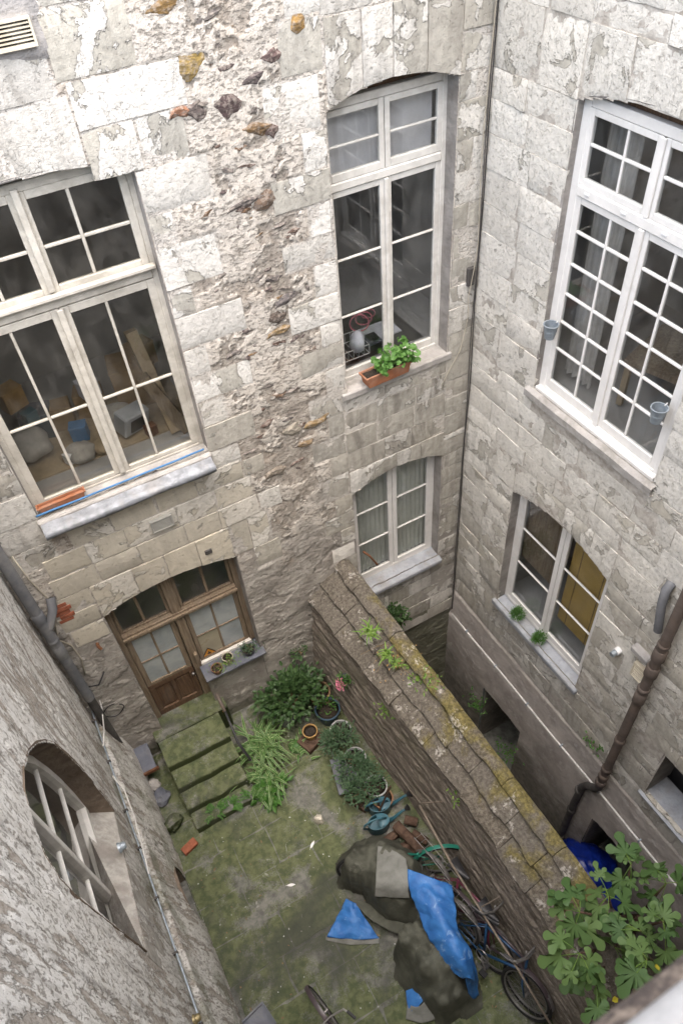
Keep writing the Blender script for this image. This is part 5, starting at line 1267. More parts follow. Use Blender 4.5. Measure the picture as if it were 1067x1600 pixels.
def blades(name, parent, n, L, W, mat, mats=None, rise=.7, arch=1.0, spread=(0, 0), seg=6, up=.5):
    """arching strap leaves; with two materials the margins take the second"""
    V = []; F = []; MI = []
    for i in range(n):
        a = rng.uniform(0, 6.283); l = L * rng.uniform(.6, 1.15); w = W * rng.uniform(.8, 1.2); el = rng.uniform(up, 1.45); b = np.array([rng.normal() * spread[0], rng.normal() * spread[1], 0.0])
        d = np.array([math.cos(a), math.sin(a), 0]); s = np.array([-d[1], d[0], 0]); p = b.copy(); e = el; o = len(V)
        for k in range(seg + 1):
            t = k / seg; ww = w * (1 - t ** 2.2) + .0006
            cols = (-1, -.72, .72, 1) if mats else (-1, 0, 1)
            for c in cols: V.append(p + s * c * ww * .5 + np.array([0, 0, abs(c) * ww * .18]))
            p = p + (d * math.cos(e) + np.array([0, 0, math.sin(e)])) * l / seg; e -= arch * 2.2 / seg * rng.uniform(.7, 1.2)
            if p[2] < .01: p[2] = .01; e = max(e, -.02)
        m = 4 if mats else 3
        for k in range(seg):
            for c in range(m - 1):
                F.append((o + k * m + c, o + k * m + c + 1, o + (k + 1) * m + c + 1, o + (k + 1) * m + c)); MI.append(1 if mats and c != 1 else 0)
    return np_mesh(name, V, F, mat, None, True, parent, mats, MI if mats else None)
def pot(name, label, loc, r, h, mat, taper=.75, group=None, soil=True, rim=True, sx=1, cat='pot'):
    t = thing(name, label, cat, loc, group=group); mb = MB()
    pr = [(r * taper, 0), (r * .97, h * .82), (r * 1.06, h * .83), (r * 1.08, h), (r * .95, h), (r * .93, h * .8), (r * .7, h * .5)] if rim else [(r * taper, 0), (r, h), (r * .94, h), (r * .9, h * .8), (r * .7, h * .5)]
    mb.lathe(pr, n=26, sx=sx); mb.build('body', M[mat], t, smooth=True, angle=40)
    if soil:
        mb = MB(); mb.lathe([(r * .93, h * .83), (r * .5, h * .86), (0, h * .87)], n=20, sx=sx); mb.build('soil', M['soil'], t, smooth=True)
    return t
# geranium box on the middle window
t = thing('planter', 'long terracotta planter on the sill of the tall white window', 'planter', (-1.129, -0.030, 5.403), (0, 0, R(2)))
t.location = (-1.22, .045 - .06, 5.225)
def trough(t, w, d, h, mat, wall=.018):
    mb = MB()
    def ring(z, k, ins): return [(-w * k + ins, -d * k + ins, z), (w * k - ins, -d * k + ins, z), (w * k - ins, d * k - ins, z), (-w * k + ins, d * k - ins, z)]
    rings = [ring(0, .88, 0), ring(h * .8, .97, 0), ring(h * .8, 1.02, 0), ring(h, 1.04, 0), ring(h, 1.04, wall), ring(h * .6, 1.0, wall)]
    vs = [p for r_ in rings for p in r_]; fs = [(i * 4 + k, i * 4 + (k + 1) % 4, (i + 1) * 4 + (k + 1) % 4, (i + 1) * 4 + k) for i in range(5) for k in range(4)] + [(3, 2, 1, 0), (20, 21, 22, 23)]
    mb.add(vs, fs); return mb.build('body', M[mat], t, bevel=.004)
trough(t, .30, .085, .15, 'terracotta')
mb = MB(); mb.grid([[(x, y, .125 + .01 * random.random()) for x in np.linspace(-.275, .275, 16)] for y in np.linspace(-.065, .065, 5)]); mb.build('soil', M['soil'], t)
def round_leaves(name, P, N, r, mat, parent, scal=.16):
    V = []; F = []
    for p, nn, rr in zip(P, N, r):
        nn = nn / np.linalg.norm(nn); u = np.cross(nn, [.3, .5, .8]); u /= np.linalg.norm(u); w = np.cross(nn, u); o = len(V); V.append(p - nn * rr * .22); n = 14; a0 = rng.uniform(0, 6.28)
        for k in range(n):
            a = a0 + .25 + (6.283 - .5) * k / (n - 1); q = rr * (1 + scal * (.5 if k % 2 else -.5)); V.append(p + (u * math.cos(a) + w * math.sin(a)) * q + nn * rr * .12 * math.sin(a * 3))
        for k in range(n - 1): F.append((o, o + 1 + k, o + 2 + k))
    return np_mesh(name, V, F, mat, None, False, parent)
g = thing('geranium_plant', 'green round-leaved geranium filling the terracotta planter', 'plant', tuple(Vector(t.location) + Vector((.06, 0, .12))))
P = []; K = []
for i in range(150):
    x = rng.uniform(-.20, .25); hh = .07 + .16 * max(0, 1 - abs(x - .06) / .3) * rng.uniform(.2, 1.15) + (.13 if x > .12 and rng.uniform() < .25 else 0); P.append((x, rng.normal() * .075 - .03, hh))
P = np.array(P); N = rand_dirs(len(P), 1.1); N[:, 1] -= .35
round_leaves('foliage', P, N, rng.uniform(.022, .043, len(P)), M['leafger'], g)
mb = MB()
for p in P[::5]: mb.tube([(p[0] * .7, 0, 0), tuple(p * [.9, .7, .55]), tuple(p)], .003, 5)
mb.build('stem', M['leafger'], g)
t = thing('planter', 'empty low terracotta trough on the left part of the zinc-edged sill', 'planter', (-5.0, .045, 5.215), (0, 0, R(1))); trough(t, .24, .04, .075, 'terracotta', .012)
# tin pots hung on the big window
for (y, z, lb) in ((-1.33, 6.05, 'small tin pot hung at the left edge of the many-paned window'), (-2.78, 5.98, 'small tin pot hung at the right edge of the many-paned window')):
    t = thing('hanging_pot', lb, 'pot', FB(y, z, .085), group='tin pots on the window frame')
    mb = MB(); mb.lathe([(.048, 0), (.072, .15), (.079, .152), (.079, .16), (.068, .16), (.062, .1), (.044, .02), (0, .02)], n=22); mb.build('body', M['lead'], t, smooth=True, angle=40)
    mb = MB(); mb.tube([(.06, 0, .15), (.085, 0, .17), (.09, 0, .10)], .005, 6); mb.build('hook', M['wire'], t)
    mb = MB(); mb.torus((0, 0, .085), (0, 0, 1), .061, .003, 24, 6); mb.build('bead', M['lead'], t)
for (y, lb) in ((-1.50, 'herb tuft in a tiny white pot, left one on the blue-grey sill'), (-1.98, 'herb tuft in a tiny white pot, right one on the blue-grey sill')):
    t = thing('herb_pot', lb, 'pot', FB(y, 1.235, -.02), group='herb pots on the sill')
    mb = MB(); mb.lathe([(.045, 0), (.058, .09), (.06, .1), (.052, .1), (.05, .08), (0, .08)], n=18); mb.build('body', M['whiteplastic'], t, smooth=True, angle=40)
    P, D, K = clumps((0, 0, .15), (.075, .075, .06), 26, 26, .022); leaves('foliage', P, D, .028, .009, M['leafherb'], t)
# pots on the slate sill of the door
for (x, y, r, h, mt, lb) in ((-4.13, -.05, .075, .11, 'terraold', 'terracotta pot of dry soil at the left end of the slate sill'), (-3.93, .02, .075, .13, 'cablebeige', 'pale-rimmed pot in the middle of the slate sill'), (-3.62, .0, .085, .10, 'black', 'black pot at the right end of the slate sill')):
    pot('flower_pot', lb, (x, y, 1.327), r, h, mt)
def trailing(name, label, loc, n, L, mat, spread, W=.014):
    t = thing(name, label, 'plant', loc); P = rng.normal(size=(n, 3)) * np.array(spread); P[:, 2] = np.abs(P[:, 2]) * .7 - .02 * (rng.uniform(size=n) < .3)
    leaves('foliage', P, rand_dirs(n, .2), L, W, M[mat], t)
    mb = MB()
    for q in P[:10]: mb.tube([(0, 0, 0), tuple(q * .5 + [0, 0, .02]), tuple(q)], .002, 5)
    mb.build('stem', M['twig'], t); return t
trailing('sill_plant', 'yellowish trailing plant spilling from the middle pot on the slate sill', (-3.93, -.05, 1.43), 120, .03, 'leafbright', (.09, .06, .05))
trailing('sill_plant', 'grey-green succulent in the black pot on the slate sill', (-3.60, .0, 1.43), 150, .035, 'leafgrey', (.075, .06, .04))
trailing('sill_plant', 'few straggling sprigs in the dry pot on the slate sill', (-4.12, -.06, 1.43), 30, .03, 'leafbright', (.07, .05, .03))
t = thing('warning_sign', 'small orange triangle sign with a black figure behind the door glass', 'sign', FA(-4.13, 1.44, -.195))
mb = MB(); mb.add([(-.11, 0, 0), (.11, 0, 0), (0, 0, .17), (-.11, .004, 0), (.11, .004, 0), (0, .004, .17)], [(0, 1, 2), (5, 4, 3), (0, 3, 4, 1), (1, 4, 5, 2), (2, 5, 3, 0)]); mb.build('border', M['black'], t)
mb = MB(); mb.add([(-.092, -.003, .01), (.092, -.003, .01), (0, -.003, .152)], [(0, 1, 2)]); mb.build('face', M['warn'], t)
mb = MB(); mb.add([(-.02, -.006, .03), (.03, -.006, .03), (.02, -.006, .06), (.005, -.006, .075), (.012, -.006, .095), (-.012, -.006, .095), (-.006, -.006, .07), (-.03, -.006, .055)], [tuple(range(8))]); mb.build('pictogram', M['black'], t)
# spider plants beside the steps
for (lc, n, L, lb) in (((-3.951, -0.810, 0.160), 120, .52, 'big variegated spider plant arching beside the steps'), ((-4.104, -1.243, 0.080), 80, .40, 'second variegated spider plant near the foot of the steps'), ((-3.518, -0.998, 0.030), 26, .20, 'small variegated spider plant between the shrub and the tan pot')):
    t = thing('spider_plant', lb, 'plant', lc); blades('foliage', t, n, L, .038, None, [M['leafspider'], M['leafcream']], arch=1.0, spread=(.10, .12), seg=7)
    mb = MB(); mb.lathe([(.10, -.15), (.12, 0), (.05, .05), (0, .06)], n=12); mb.build('crown', M['leafspider'], t)
t = thing('broadleaf_weed', 'bright broad-leaved weeds at the foot of the spider plants', 'plant', (-4.147, -1.474, 0.050))
P, D, K = clumps((0, 0, .03), (.2, .16, .08), 14, 7, .04); leaves('foliage', P, D, .12, .06, M['leafherb'], t, droop=.3)
for k, (u, lb) in enumerate((((-4.936, -1.348, 0.060), 'fern tuft growing under the lowest step'), ((-4.732, -1.376, 0.060), 'fern tuft beside the right end of the lowest step'), ((-4.405, -1.389, 0.080), 'fern tuft at the corner of the steps'))):
    t = thing('fern', lb, 'plant', u)
    for j in range(9):
        a = rng.uniform(0, 6.28); l = rng.uniform(.12, .2); pts = [np.array([math.cos(a) * l * s, math.sin(a) * l * s, .10 * math.sin(s * 2.2)]) for s in np.linspace(0, 1, 9)]
        Pp = []; Dd = []
        for q0, q1 in zip(pts[:-1], pts[1:]):
            d = q1 - q0; s_ = np.array([-math.sin(a), math.cos(a), 0])
            for sg in (-1, 1): Pp.append(q0); Dd.append(s_ * sg * .9 + d / np.linalg.norm(d) * .5)
        Dd = np.array(Dd); leaves('frond', Pp, Dd / np.linalg.norm(Dd, axis=1, keepdims=True), .05, .016, M['leafherb'], t)
# shrubs and pots along the foot of the dividing wall
pot('flower_pot', 'old terracotta tub behind the dark shrub in the wall corner', (-2.862, -0.514, 0.000), .17, .30, 'terraold')
pot('flower_pot', 'dark pot hidden under the glossy dark shrub', (-3.455, -0.535, 0.000), .16, .28, 'greypot')
shrub('leafy_shrub', 'glossy dark-leaved shrub in the corner right of the spider plants', (-3.410, -0.559, 0.260), (-3.281, -0.485, 0.550), (.42, .27, .38), 70, 14, .085, .085, .058, 'leafdark', stems=14)
pot('flower_pot', 'dark blue glazed pot against the schist wall', (-2.881, -0.844, 0.000), .18, .30, 'bluepot')
trailing('pot_plant', 'thin sprigs growing in the dark blue pot', tuple(Vector((-2.830, -0.750, 0.000)) + Vector((0, 0, .28))), 90, .05, 'leafherb', (.11, .10, .10), .022)
t = thing('wooden_crate', 'low dark timber box under the tan pot', 'box', (-3.301, -1.052, 0.000), (0, 0, .35)); mb = MB(); mb.box(FW, -.16, .17, -.13, .13, 0, .12); mb.build('body', M['log'], t, bevel=.008)
pot('flower_pot', 'round tan pot with muddy water on a dark timber box', tuple(Vector((-3.269, -1.012, 0.000)) + Vector((0, 0, .121))), .105, .16, 'yellowpot', soil=True)
pot('flower_pot', 'pale grey pot under the first grey-green shrub', (-2.865, -1.219, 0.000), .15, .25, 'greypot')
pot('flower_pot', 'pale-rimmed pot under the second grey-green shrub', (-2.897, -1.699, 0.000), .15, .25, 'greypot')
pot('flower_pot', 'pale-rimmed pot nearest the watering cans', (-2.849, -2.200, 0.000), .15, .24, 'greypot')
pot('flower_pot', 'reddish pot beside the upper watering can', (-2.851, -2.378, 0.000), .14, .2, 'terraold')
shrub('bushy_herb', 'grey-green bushy herb between the blue pot and the slate board', (-2.905, -1.320, 0.220), (-2.994, -1.425, 0.380), (.24, .20, .15), 36, 18, .05, .055, .022, 'leafgrey', stems=8)
shrub('bushy_herb', 'grey-green bushy herb right of the slate board', (-2.936, -1.790, 0.220), (-3.006, -1.853, 0.360), (.24, .20, .14), 34, 18, .05, .055, .022, 'leafgrey', stems=8)
shrub('bushy_herb', 'grey-green bushy herb just above the watering cans', (-2.919, -2.190, 0.200), (-2.988, -2.142, 0.340), (.26, .19, .14), 34, 18, .05, .055, .024, 'leafgrey', stems=8)
t = thing('slate_board', 'bare slate board on low blocks among the grey-green herbs', 'board', (-3.17, -1.78, 0), (R(4), R(3), R(-14)))
mb = MB(); mb.box(FW, -.12, .20, -.27, .25, .15, .18); mb.build('top', M['slate'], t, bevel=.005); mb = MB(); mb.box(FW, -.06, .14, -.2, .2, 0, .15); mb.build('block', M['log'], t)
t = thing('wooden_crate', 'broken slatted crate in front of the herb nearest the watering cans', 'crate', (-3.058, -2.161, 0.000), (0, 0, .5))
for k in range(5):
    mb = MB(); mb.box(FW, -.18, .18, -.15 + k * .065, -.11 + k * .065, .1, .115); mb.build('slat', M['log'], t)
for sx in (-.17, .15):
    mb = MB(); mb.box(FW, sx, sx + .02, -.15, .15, 0, .1); mb.build('side', M['log'], t)
t = thing('hanging_pot', 'small dark pot with pink flowers hooked on the schist wall', 'pot', (-2.58, -.95, 1.0)); mb = MB(); mb.lathe([(.05, 0), (.07, .11), (.06, .11), (0, .09)], n=16); mb.build('body', M['black'], t, smooth=True, angle=40)
P, D, K = clumps((-.05, -.02, .12), (.10, .10, .07), 12, 10, .025); leaves('foliage', P, D, .035, .016, M['leafherb'], t); P, D, K = clumps((-.09, -.06, .08), (.06, .08, .10), 9, 9, .02); leaves('flower', P, D, .028, .022, M['pink'], t)
# weeds on the coping and ivy beside it
for (u, n, L, lb) in (((-2.320, -1.311, 2.477), 34, .20, 'strap-leaved weed sprouting at the far end of the coping'), ((-2.280, -1.663, 2.411), 26, .17, 'second strap-leaved weed on the coping'), ((-2.220, -1.760, 2.284), 16, .12, 'small pale weed beside the dry stems on the coping')):
    t = thing('coping_weed', lb, 'weed', u); blades('foliage', t, n, L, .022, M['leafbright'], None, arch=1.0, spread=(.03, .04), seg=5)
for (u, n, lb) in (((-2.080, -2.045, 2.233), 60, 'low green weed on the mossy top of the coping'), ((-2.320, -3.382, 1.690), 50, 'rosette weed in a joint half way along the coping'), ((-2.500, -1.876, 1.545), 40, 'pale weed hanging from the edge of the coping'), ((-2.000, -2.205, 2.366), 40, 'tiny yellow-green weed near the passage edge')):
    t = thing('coping_weed', lb, 'weed', u); P = rng.normal(size=(n, 3)) * [.06, .09, .03]; P[:, 2] = np.abs(P[:, 2]); leaves('foliage', P, rand_dirs(n, .4), .055, .02, M['leafbright'], t)
    mb = MB(); [mb.tube([(0, 0, 0), tuple(q)], .002, 4) for q in P[:8]]; mb.build('stem', M['leafbright'], t)
t = thing('dry_stems', 'tangle of dry orange stems lying on the coping', 'weed', (-2.150, -1.709, 2.274))
mb = MB()
for k in range(9):
    a = rng.uniform(0, 6.28); l = rng.uniform(.2, .5); mb.tube([(0, 0, 0), (math.cos(a) * l * .5, math.sin(a) * l * .6, .08 + .06 * rng.uniform()), (math.cos(a + .4) * l, math.sin(a + .4) * l, .03)], .003, 5)
mb.build('stem', M['twig'], t); P = rng.normal(size=(40, 3)) * [.18, .2, .02]; P[:, 2] = np.abs(P[:, 2]) + .03; leaves('foliage', P, rand_dirs(40, .1), .03, .013, M['yellowpot'], t)
shrub('ivy', 'dark ivy clump on the wall between the coping and the passage', (-1.176, -0.120, 0.128), (-1.304, -0.140, 0.564), (.22, .10, .26), 24, 16, .05, .06, .045, 'leafdark', stems=5)
for (u, lb, n) in (((-0.250, -1.208, -1.514), 'weeds on the passage floor beside the first cellar opening', 70), ((-0.300, -2.112, -1.692), 'weeds further along the dark passage', 60), ((-0.020, -3.350, 0.591), 'small weed rooted in the wall above the pipe elbow', 40)):
    t = thing('passage_weed', lb, 'weed', u); P = rng.normal(size=(n, 3)) * [.07, .12, .05]; leaves('foliage', P, rand_dirs(n, .5), .06, .026, M['leafherb'], t)
    mb = MB(); [mb.tube([(0, 0, -.1), tuple(q)], .002, 4) for q in P[:6]]; mb.build('stem', M['twig'], t)
shrub('wall_weed', 'small green sprig growing from the foot of the house wall above the dark shrub', (-2.866, -0.030, 0.733), (-2.891, -0.060, 0.831), (.14, .05, .10), 8, 8, .03, .045, .028, 'leafdark', stems=4)
# the fig tree
def fig_leaf(s):
    """palmate leaf with five rounded lobes; unit length ~1"""
    lob = [(-115, .46), (-58, .74), (0, 1.0), (58, .74), (115, .46)]; pts = []
    for i, (a, l) in enumerate(lob):
        a = R(a) * rng.uniform(.92, 1.08); l *= rng.uniform(.9, 1.1); w = .235
        d = np.array([math.sin(a), math.cos(a)]); q = np.array([d[1], -d[0]])
        for t, k in ((.55, -.55), (.78, -.95), (.93, -.6), (1.0, 0.0), (.93, .6), (.78, .95), (.55, .55)): pts.append(d * l * t + q * w * k * (l ** .5) * (1.0))
        if i < 4: a2 = R((lob[i][0] + lob[i + 1][0]) / 2); pts.append(np.array([math.sin(a2), math.cos(a2)]) * .44)
    return np.array(pts)
fig = thing('fig_tree', 'fig tree with large lobed leaves rising from the passage at lower right', 'tree', (-1.15, -5.35, -3.2))
tips = [(-2.420, -5.163, 3.100), (-1.595, -5.047, 2.700), (-1.813, -5.574, 3.000), (-2.695, -5.427, 3.300), (-1.999, -5.527, 2.900), (-2.041, -5.168, 2.900), (-2.666, -5.639, 3.100), (-1.341, -5.315, 2.500), (-2.219, -5.731, 3.200), (-2.184, -5.490, 2.600)]
mb = MB(); mb.tube([(0, 0, 0), (-.05, .02, 1.6), (-.12, .05, 3.2), (-.3, .0, 4.8)], [.07, .06, .05, .035], 10); mb.build('trunk', M['log'], fig, smooth=True)
FO = Vector(fig.location)
for p in tips:
    q = Vector(p) - FO; b0 = Vector((-.12 - random.random() * .1, .05, 3.2 + random.random() * 1.3))
    mb = MB(); mid = b0.lerp(q, .5) + Vector((0, 0, -.12)); mb.tube([b0, mid, q], [.026, .017, .009], 7); mb.build('branch', M['log'], fig, smooth=True)
nleaf = 0
mbp = MB()
for p in tips:
    for k in range(6):
        q = np.array(Vector(p) - FO); a = rng.uniform(0, 6.283); l = rng.uniform(.05, .19); dirn = np.array([math.cos(a), math.sin(a), rng.uniform(-.1, .35)]); base = q + dirn * l + np.array([0, 0, rng.uniform(-.28, .05)])
        s = rng.uniform(.12, .25); nrm = np.array([dirn[0] * .35, dirn[1] * .35 - .05, 1.0]) + rng.normal(size=3) * .26; nrm /= np.linalg.norm(nrm)
        f_ = dirn - nrm * dirn.dot(nrm); f_ /= np.linalg.norm(f_); r_ = np.cross(f_, nrm); pts = fig_leaf(s)
        V = [base]; 
        for (x, y) in pts: V.append(base + (r_ * x + f_ * y) * s + nrm * s * (-.30 * (x * x + y * y) * .5 + .05 * math.sin(6 * math.atan2(x, y))))
        n = len(pts); F = [(0, i + 1, i + 2) for i in range(n - 1)]
        np_mesh('leaf', V, F, M['leaffig'], None, True, fig); nleaf += 1
        mbp.tube([tuple(q), tuple((q + base) / 2 + [0, 0, .02]), tuple(base)], .0035, 5)
tag(mbp.build('leaf_stalk', M['leafbright'], fig), kind='stuff')
P = [np.array(Vector((-2.527, -5.810, 2.900)) - FO), np.array(Vector((-2.057, -5.454, 2.600)) - FO), np.array(Vector((-2.026, -5.815, 2.800)) - FO)]
leaves('yellow_leaf', P, rand_dirs(3, 0), .075, .05, M['yellowleaf'], fig)

# ------------------------------------------------------------------ watering cans, logs, bicycles, tarpaulins
def can(loc, rz, label):
    t = thing('watering_can', label, 'watering can', loc, (0, 0, rz), group='watering cans by the herbs')
    mb = MB(); mb.lathe([(.115, 0), (.125, .02), (.118, .19), (.122, .22), (.114, .22), (.108, .19), (.105, .05), (0, .04)], n=26, sx=1.25, sy=.86); mb.build('body', M['teal'], t, smooth=True, angle=40)
    mb = MB(); P_ = []
    for i in range(13):
        a = -1.35 + 2.7 * i / 12; P_.append([(.149 * math.cos(a), .102 * math.sin(a), .222), (.05, .095 * math.sin(a) * .9, .245), (.0, .098 * math.sin(a), .224)])
    mb.grid(P_); mb.build('cover', M['teal'], t, smooth=True)
    mb = MB(); mb.tube([(.13, 0, .06), (.22, 0, .13), (.34, 0, .24), (.40, 0, .27)], [.032, .024, .017, .016], 10); mb.build('spout', M['teal'], t, smooth=True)
    mb = MB(); mb.lathe([(.018, 0), (.045, .05), (.048, .06), (0, .065)], n=16, M4=Matrix.Rotation(R(62), 4, 'Y')); o = mb.build('rose', M['black'], t, smooth=True, angle=40); o.location = (.39, 0, .265)
    mb = MB(); mb.tube([(.11, 0, .25), (.0, 0, .33), (-.12, 0, .33), (-.20, 0, .27), (-.215, 0, .17), (-.14, 0, .07)], .014, 8); mb.build('handle', M['teal'], t, smooth=True)
    mb = MB(); mb.tube([(.14, 0, .2), (.24, 0, .17)], .006, 6); mb.build('brace', M['teal'], t)
can((-2.933, -2.444, 0.000), -.25, 'dark teal watering can nearer the pots'); can((-3.070, -2.637, 0.000), -.15, 'dark teal watering can nearer the logs')
mb = MB(); mb.tube([(-2.781, -2.495, 0.750), (-2.978, -2.491, 0.120)], .013, 8); tobj('stick', mb, M['log'], 'dark stick propped across the watering cans', 'stick')
def log(p, q, r, label):
    p, q = Vector(p), Vector(q); t = thing('firewood_log', label, 'log', p, group='firewood by the covered bicycles'); d = q - p; mb = MB(); n = 14; rings = 7; u = d.orthogonal().normalized(); w = d.normalized().cross(u); vs = []; sd = random.random() * 50
    for i in range(rings + 1):
        for k in range(n):
            a = 6.283 * k / n; rr = r * (1 + .35 * (float(fbm(math.cos(a) * 2 + sd, math.sin(a) * 2 + i * .5, 8, 3)) - .5)); vs.append(d * i / rings + (u * math.cos(a) + w * math.sin(a)) * rr)
    mb.add(vs, [(i * n + k, i * n + (k + 1) % n, (i + 1) * n + (k + 1) % n, (i + 1) * n + k) for i in range(rings) for k in range(n)]); mb.build('bark', M['log'], t, smooth=True)
    mb = MB(); mb.add(vs[:n], [tuple(range(n))]); mb.add(vs[-n:], [tuple(range(n))]); mb.build('cut_end', M['rustpipe'], t)
for a, b, r, lb in (((-3.146, -2.867, 0.070), (-2.889, -2.847, 0.080), .055, 'short log at the left of the firewood heap'), ((-2.891, -2.786, 0.220), (-2.775, -3.268, 0.200), .065, 'thick log lying across the top of the firewood'), ((-3.072, -3.025, 0.070), (-2.777, -3.087, 0.080), .06, 'log under the thick top log'), ((-3.042, -3.184, 0.070), (-2.761, -3.172, 0.100), .055, 'log at the front of the firewood beside the canvas'),
                    ((-2.731, -2.759, 0.120), (-2.604, -2.883, 0.120), .06, 'log at the back of the firewood beside the can spout'), ((-2.741, -2.983, 0.200), (-2.645, -3.193, 0.200), .05, 'dark log on the firewood against the schist wall')):
    log(a, b, r, lb)
def bike(label, loc, yaw, lean, fmat, basket=False, low=False):
    """bicycle along local +x, standing on z = 0"""
    t = thing('bicycle', label, 'bicycle', loc, group='old bicycles leaning by the schist wall')
    t.matrix_world = Matrix.Translation(loc) @ Matrix.Rotation(yaw, 4, 'Z') @ Matrix.Rotation(lean, 4, 'X')
    wr = .335; A = Vector((0, 0, wr)); B = Vector((1.04, 0, wr)); BB = Vector((.44, 0, .29)); ST = Vector((.30, 0, .58 if low else .78)); HT = Vector((.86, 0, .70 if low else .80)); HB = Vector((.90, 0, .64))
    for c in (A, B):
        mb = MB(); mb.torus(c, (0, 1, 0), wr - .02, .021, 44, 8); w = mb.build('wheel', M['rubber'], t, smooth=True)
        mb = MB(); mb.torus(c, (0, 1, 0), wr - .048, .011, 40, 6); mb.build('rim', M['chrome'], w, smooth=True)
        mb = MB()
        for k in range(18):
            a = 6.283 * k / 18; mb.tube([c + Vector((.02 * math.cos(a + .6), .025 * (-1) ** k, .02 * math.sin(a + .6))), c + Vector(((wr - .05) * math.cos(a), 0, (wr - .05) * math.sin(a)))], .0018, 4, caps=False)
        tag(mb.build('spokes', M['chrome'], w), kind='stuff')
        mb = MB(); mb.tube([c + Vector((0, -.045, 0)), c + Vector((0, .045, 0))], .02, 10); mb.build('hub', M['chrome'], w)
    mb = MB(); mb.tube([ST, BB], .015, 8); mb.tube([ST + Vector((.02, 0, -.05)), HT], .0155, 8); mb.tube([BB, HB], .0165, 8); mb.tube([HT + Vector((-.012, 0, .05)), HB + Vector((.01, 0, -.03))], .018, 8)
    for s in (-.045, .045): mb.tube([BB + Vector((0, s * .5, 0)), A + Vector((0, s, 0))], .009, 6); mb.tube([ST + Vector((.01, s * .3, -.05)), A + Vector((0, s, 0))], .0075, 6)
    mb.build('frame', fmat, t, smooth=True)
    mb = MB()
    for s in (-.045, .045): mb.tube([HB + Vector((.01, s * .6, -.03)), HB + Vector((.05, s, -.15)), B + Vector((0, s, 0))], .0105, 7)
    mb.build('fork', fmat, t, smooth=True)
    mb = MB(); HT = HT - Vector((0, 0, .25)) if low else HT; mb.tube([HT + Vector((-.01, 0, .04)), HT + Vector((-.03, 0, .16))], .013, 8); mb.tube([HT + Vector((-.17, -.28, .22)), HT + Vector((-.05, -.24, .22)), HT + Vector((.0, -.08, .17)), HT + Vector((.0, .08, .17)), HT + Vector((-.05, .24, .22)), HT + Vector((-.17, .28, .22))], .0115, 8); (None if low else mb.build('handlebar', M['chrome'], t, smooth=True))
    for s in (() if low else (-1, 1)):
        mb = MB(); mb.tube([HT + Vector((-.20, .285 * s, .22)), HT + Vector((-.09, .26 * s, .22))], .017, 8); mb.build('grip', M['black'], t)
    mb = MB(); mb.tube([ST, ST + Vector((-.03, 0, .03 if low else .12))], .0125, 8); mb.build('seat_post', M['chrome'], t)
    mb = MB(); P_ = []
    for i in range(0 if low else 9):
        s = i / 8; wd = .085 * (1 - s) ** 1.0 + .018; x = -.16 + .28 * s; P_.append([ST + Vector((x, wd * math.sin(q), .135 + .035 * math.cos(q) - .01 * math.sin(s * 3))) for q in np.linspace(-1.9, 1.9, 9)])
    if P_: mb.grid(P_); mb.build('saddle', M['black'], t, smooth=True)
    mb = MB(); mb.torus(BB + Vector((0, -.04, 0)), (0, 1, 0), .085, .006, 30, 6)
    mb.tube([BB + Vector((0, -.06, 0)), BB + Vector((.12, -.07, -.12))], .01, 6); mb.tube([BB + Vector((0, .06, 0)), BB + Vector((-.12, .07, .12))], .01, 6); mb.build('crankset', M['chrome'], t)
    for p in (Vector((.12, -.12, -.12)), Vector((-.12, .12, .12))):
        mb = MB(); mb.box(FW, BB.x + p.x - .045, BB.x + p.x + .045, p.y - .035, p.y + .035, BB.z + p.z - .012, BB.z + p.z + .012); mb.build('pedal', M['black'], t)
    for c, a0, a1 in ((A, .3, 2.7), (B, .5, 2.2))[:1 if low else 2]:
        mb = MB(); mb.grid([[c + Vector(((wr + .022 - .006 * abs(q)) * math.cos(a), .026 * q, (wr + .022 - .006 * abs(q)) * math.sin(a))) for q in (-1, 0, 1)] for a in np.linspace(a0, a1, 16)]); mb.build('mudguard', fmat if not basket else M['chrome'], t, smooth=True)
    if basket:
        mb = MB()
        for s in (-.06, .06): mb.tube([ST + Vector((-.02, s, -.1)), Vector((-.18, s, .72)), Vector((-.40, s, .72))], .005, 6)
        for x in np.linspace(-.38, .1, 7): mb.tube([(x, -.06, .722), (x, .06, .722)], .004, 5)
        mb.build('rack', M['chrome'], t)
    return t
# yaw turns the bicycle along the wall, lean tips it towards the wall
BK = []
BK.append(bike('green framed bicycle whose wheel sticks out above the blue tarpaulin', Vector((-2.654, -3.554, 0.335)) - Vector((0, 0, .335)), R(155), R(9), M['bpaint_green'], low=True))
BK.append(bike('maroon bicycle leaning in the middle of the row by the schist wall', Vector((-2.98, -3.62, 0)), R(-80), R(-20), M['bpaint_red'], True))
BK.append(bike('dark framed bicycle leaning deepest against the schist wall', Vector((-2.86, -4.15, 0)), R(-80), R(-13), M['bpaint_dark']))
BK.append(bike('blue framed bicycle nearest the viewer in the row by the wall', Vector((-3.00, -4.22, 0)), R(-76), R(-20), M['bpaint_blue'], True))
BK.append(bike('bicycle with a pale rim cut off by the lower edge of the view', Vector((-4.50, -5.22, 0)), R(100), R(-8), M['bpaint_dark']))
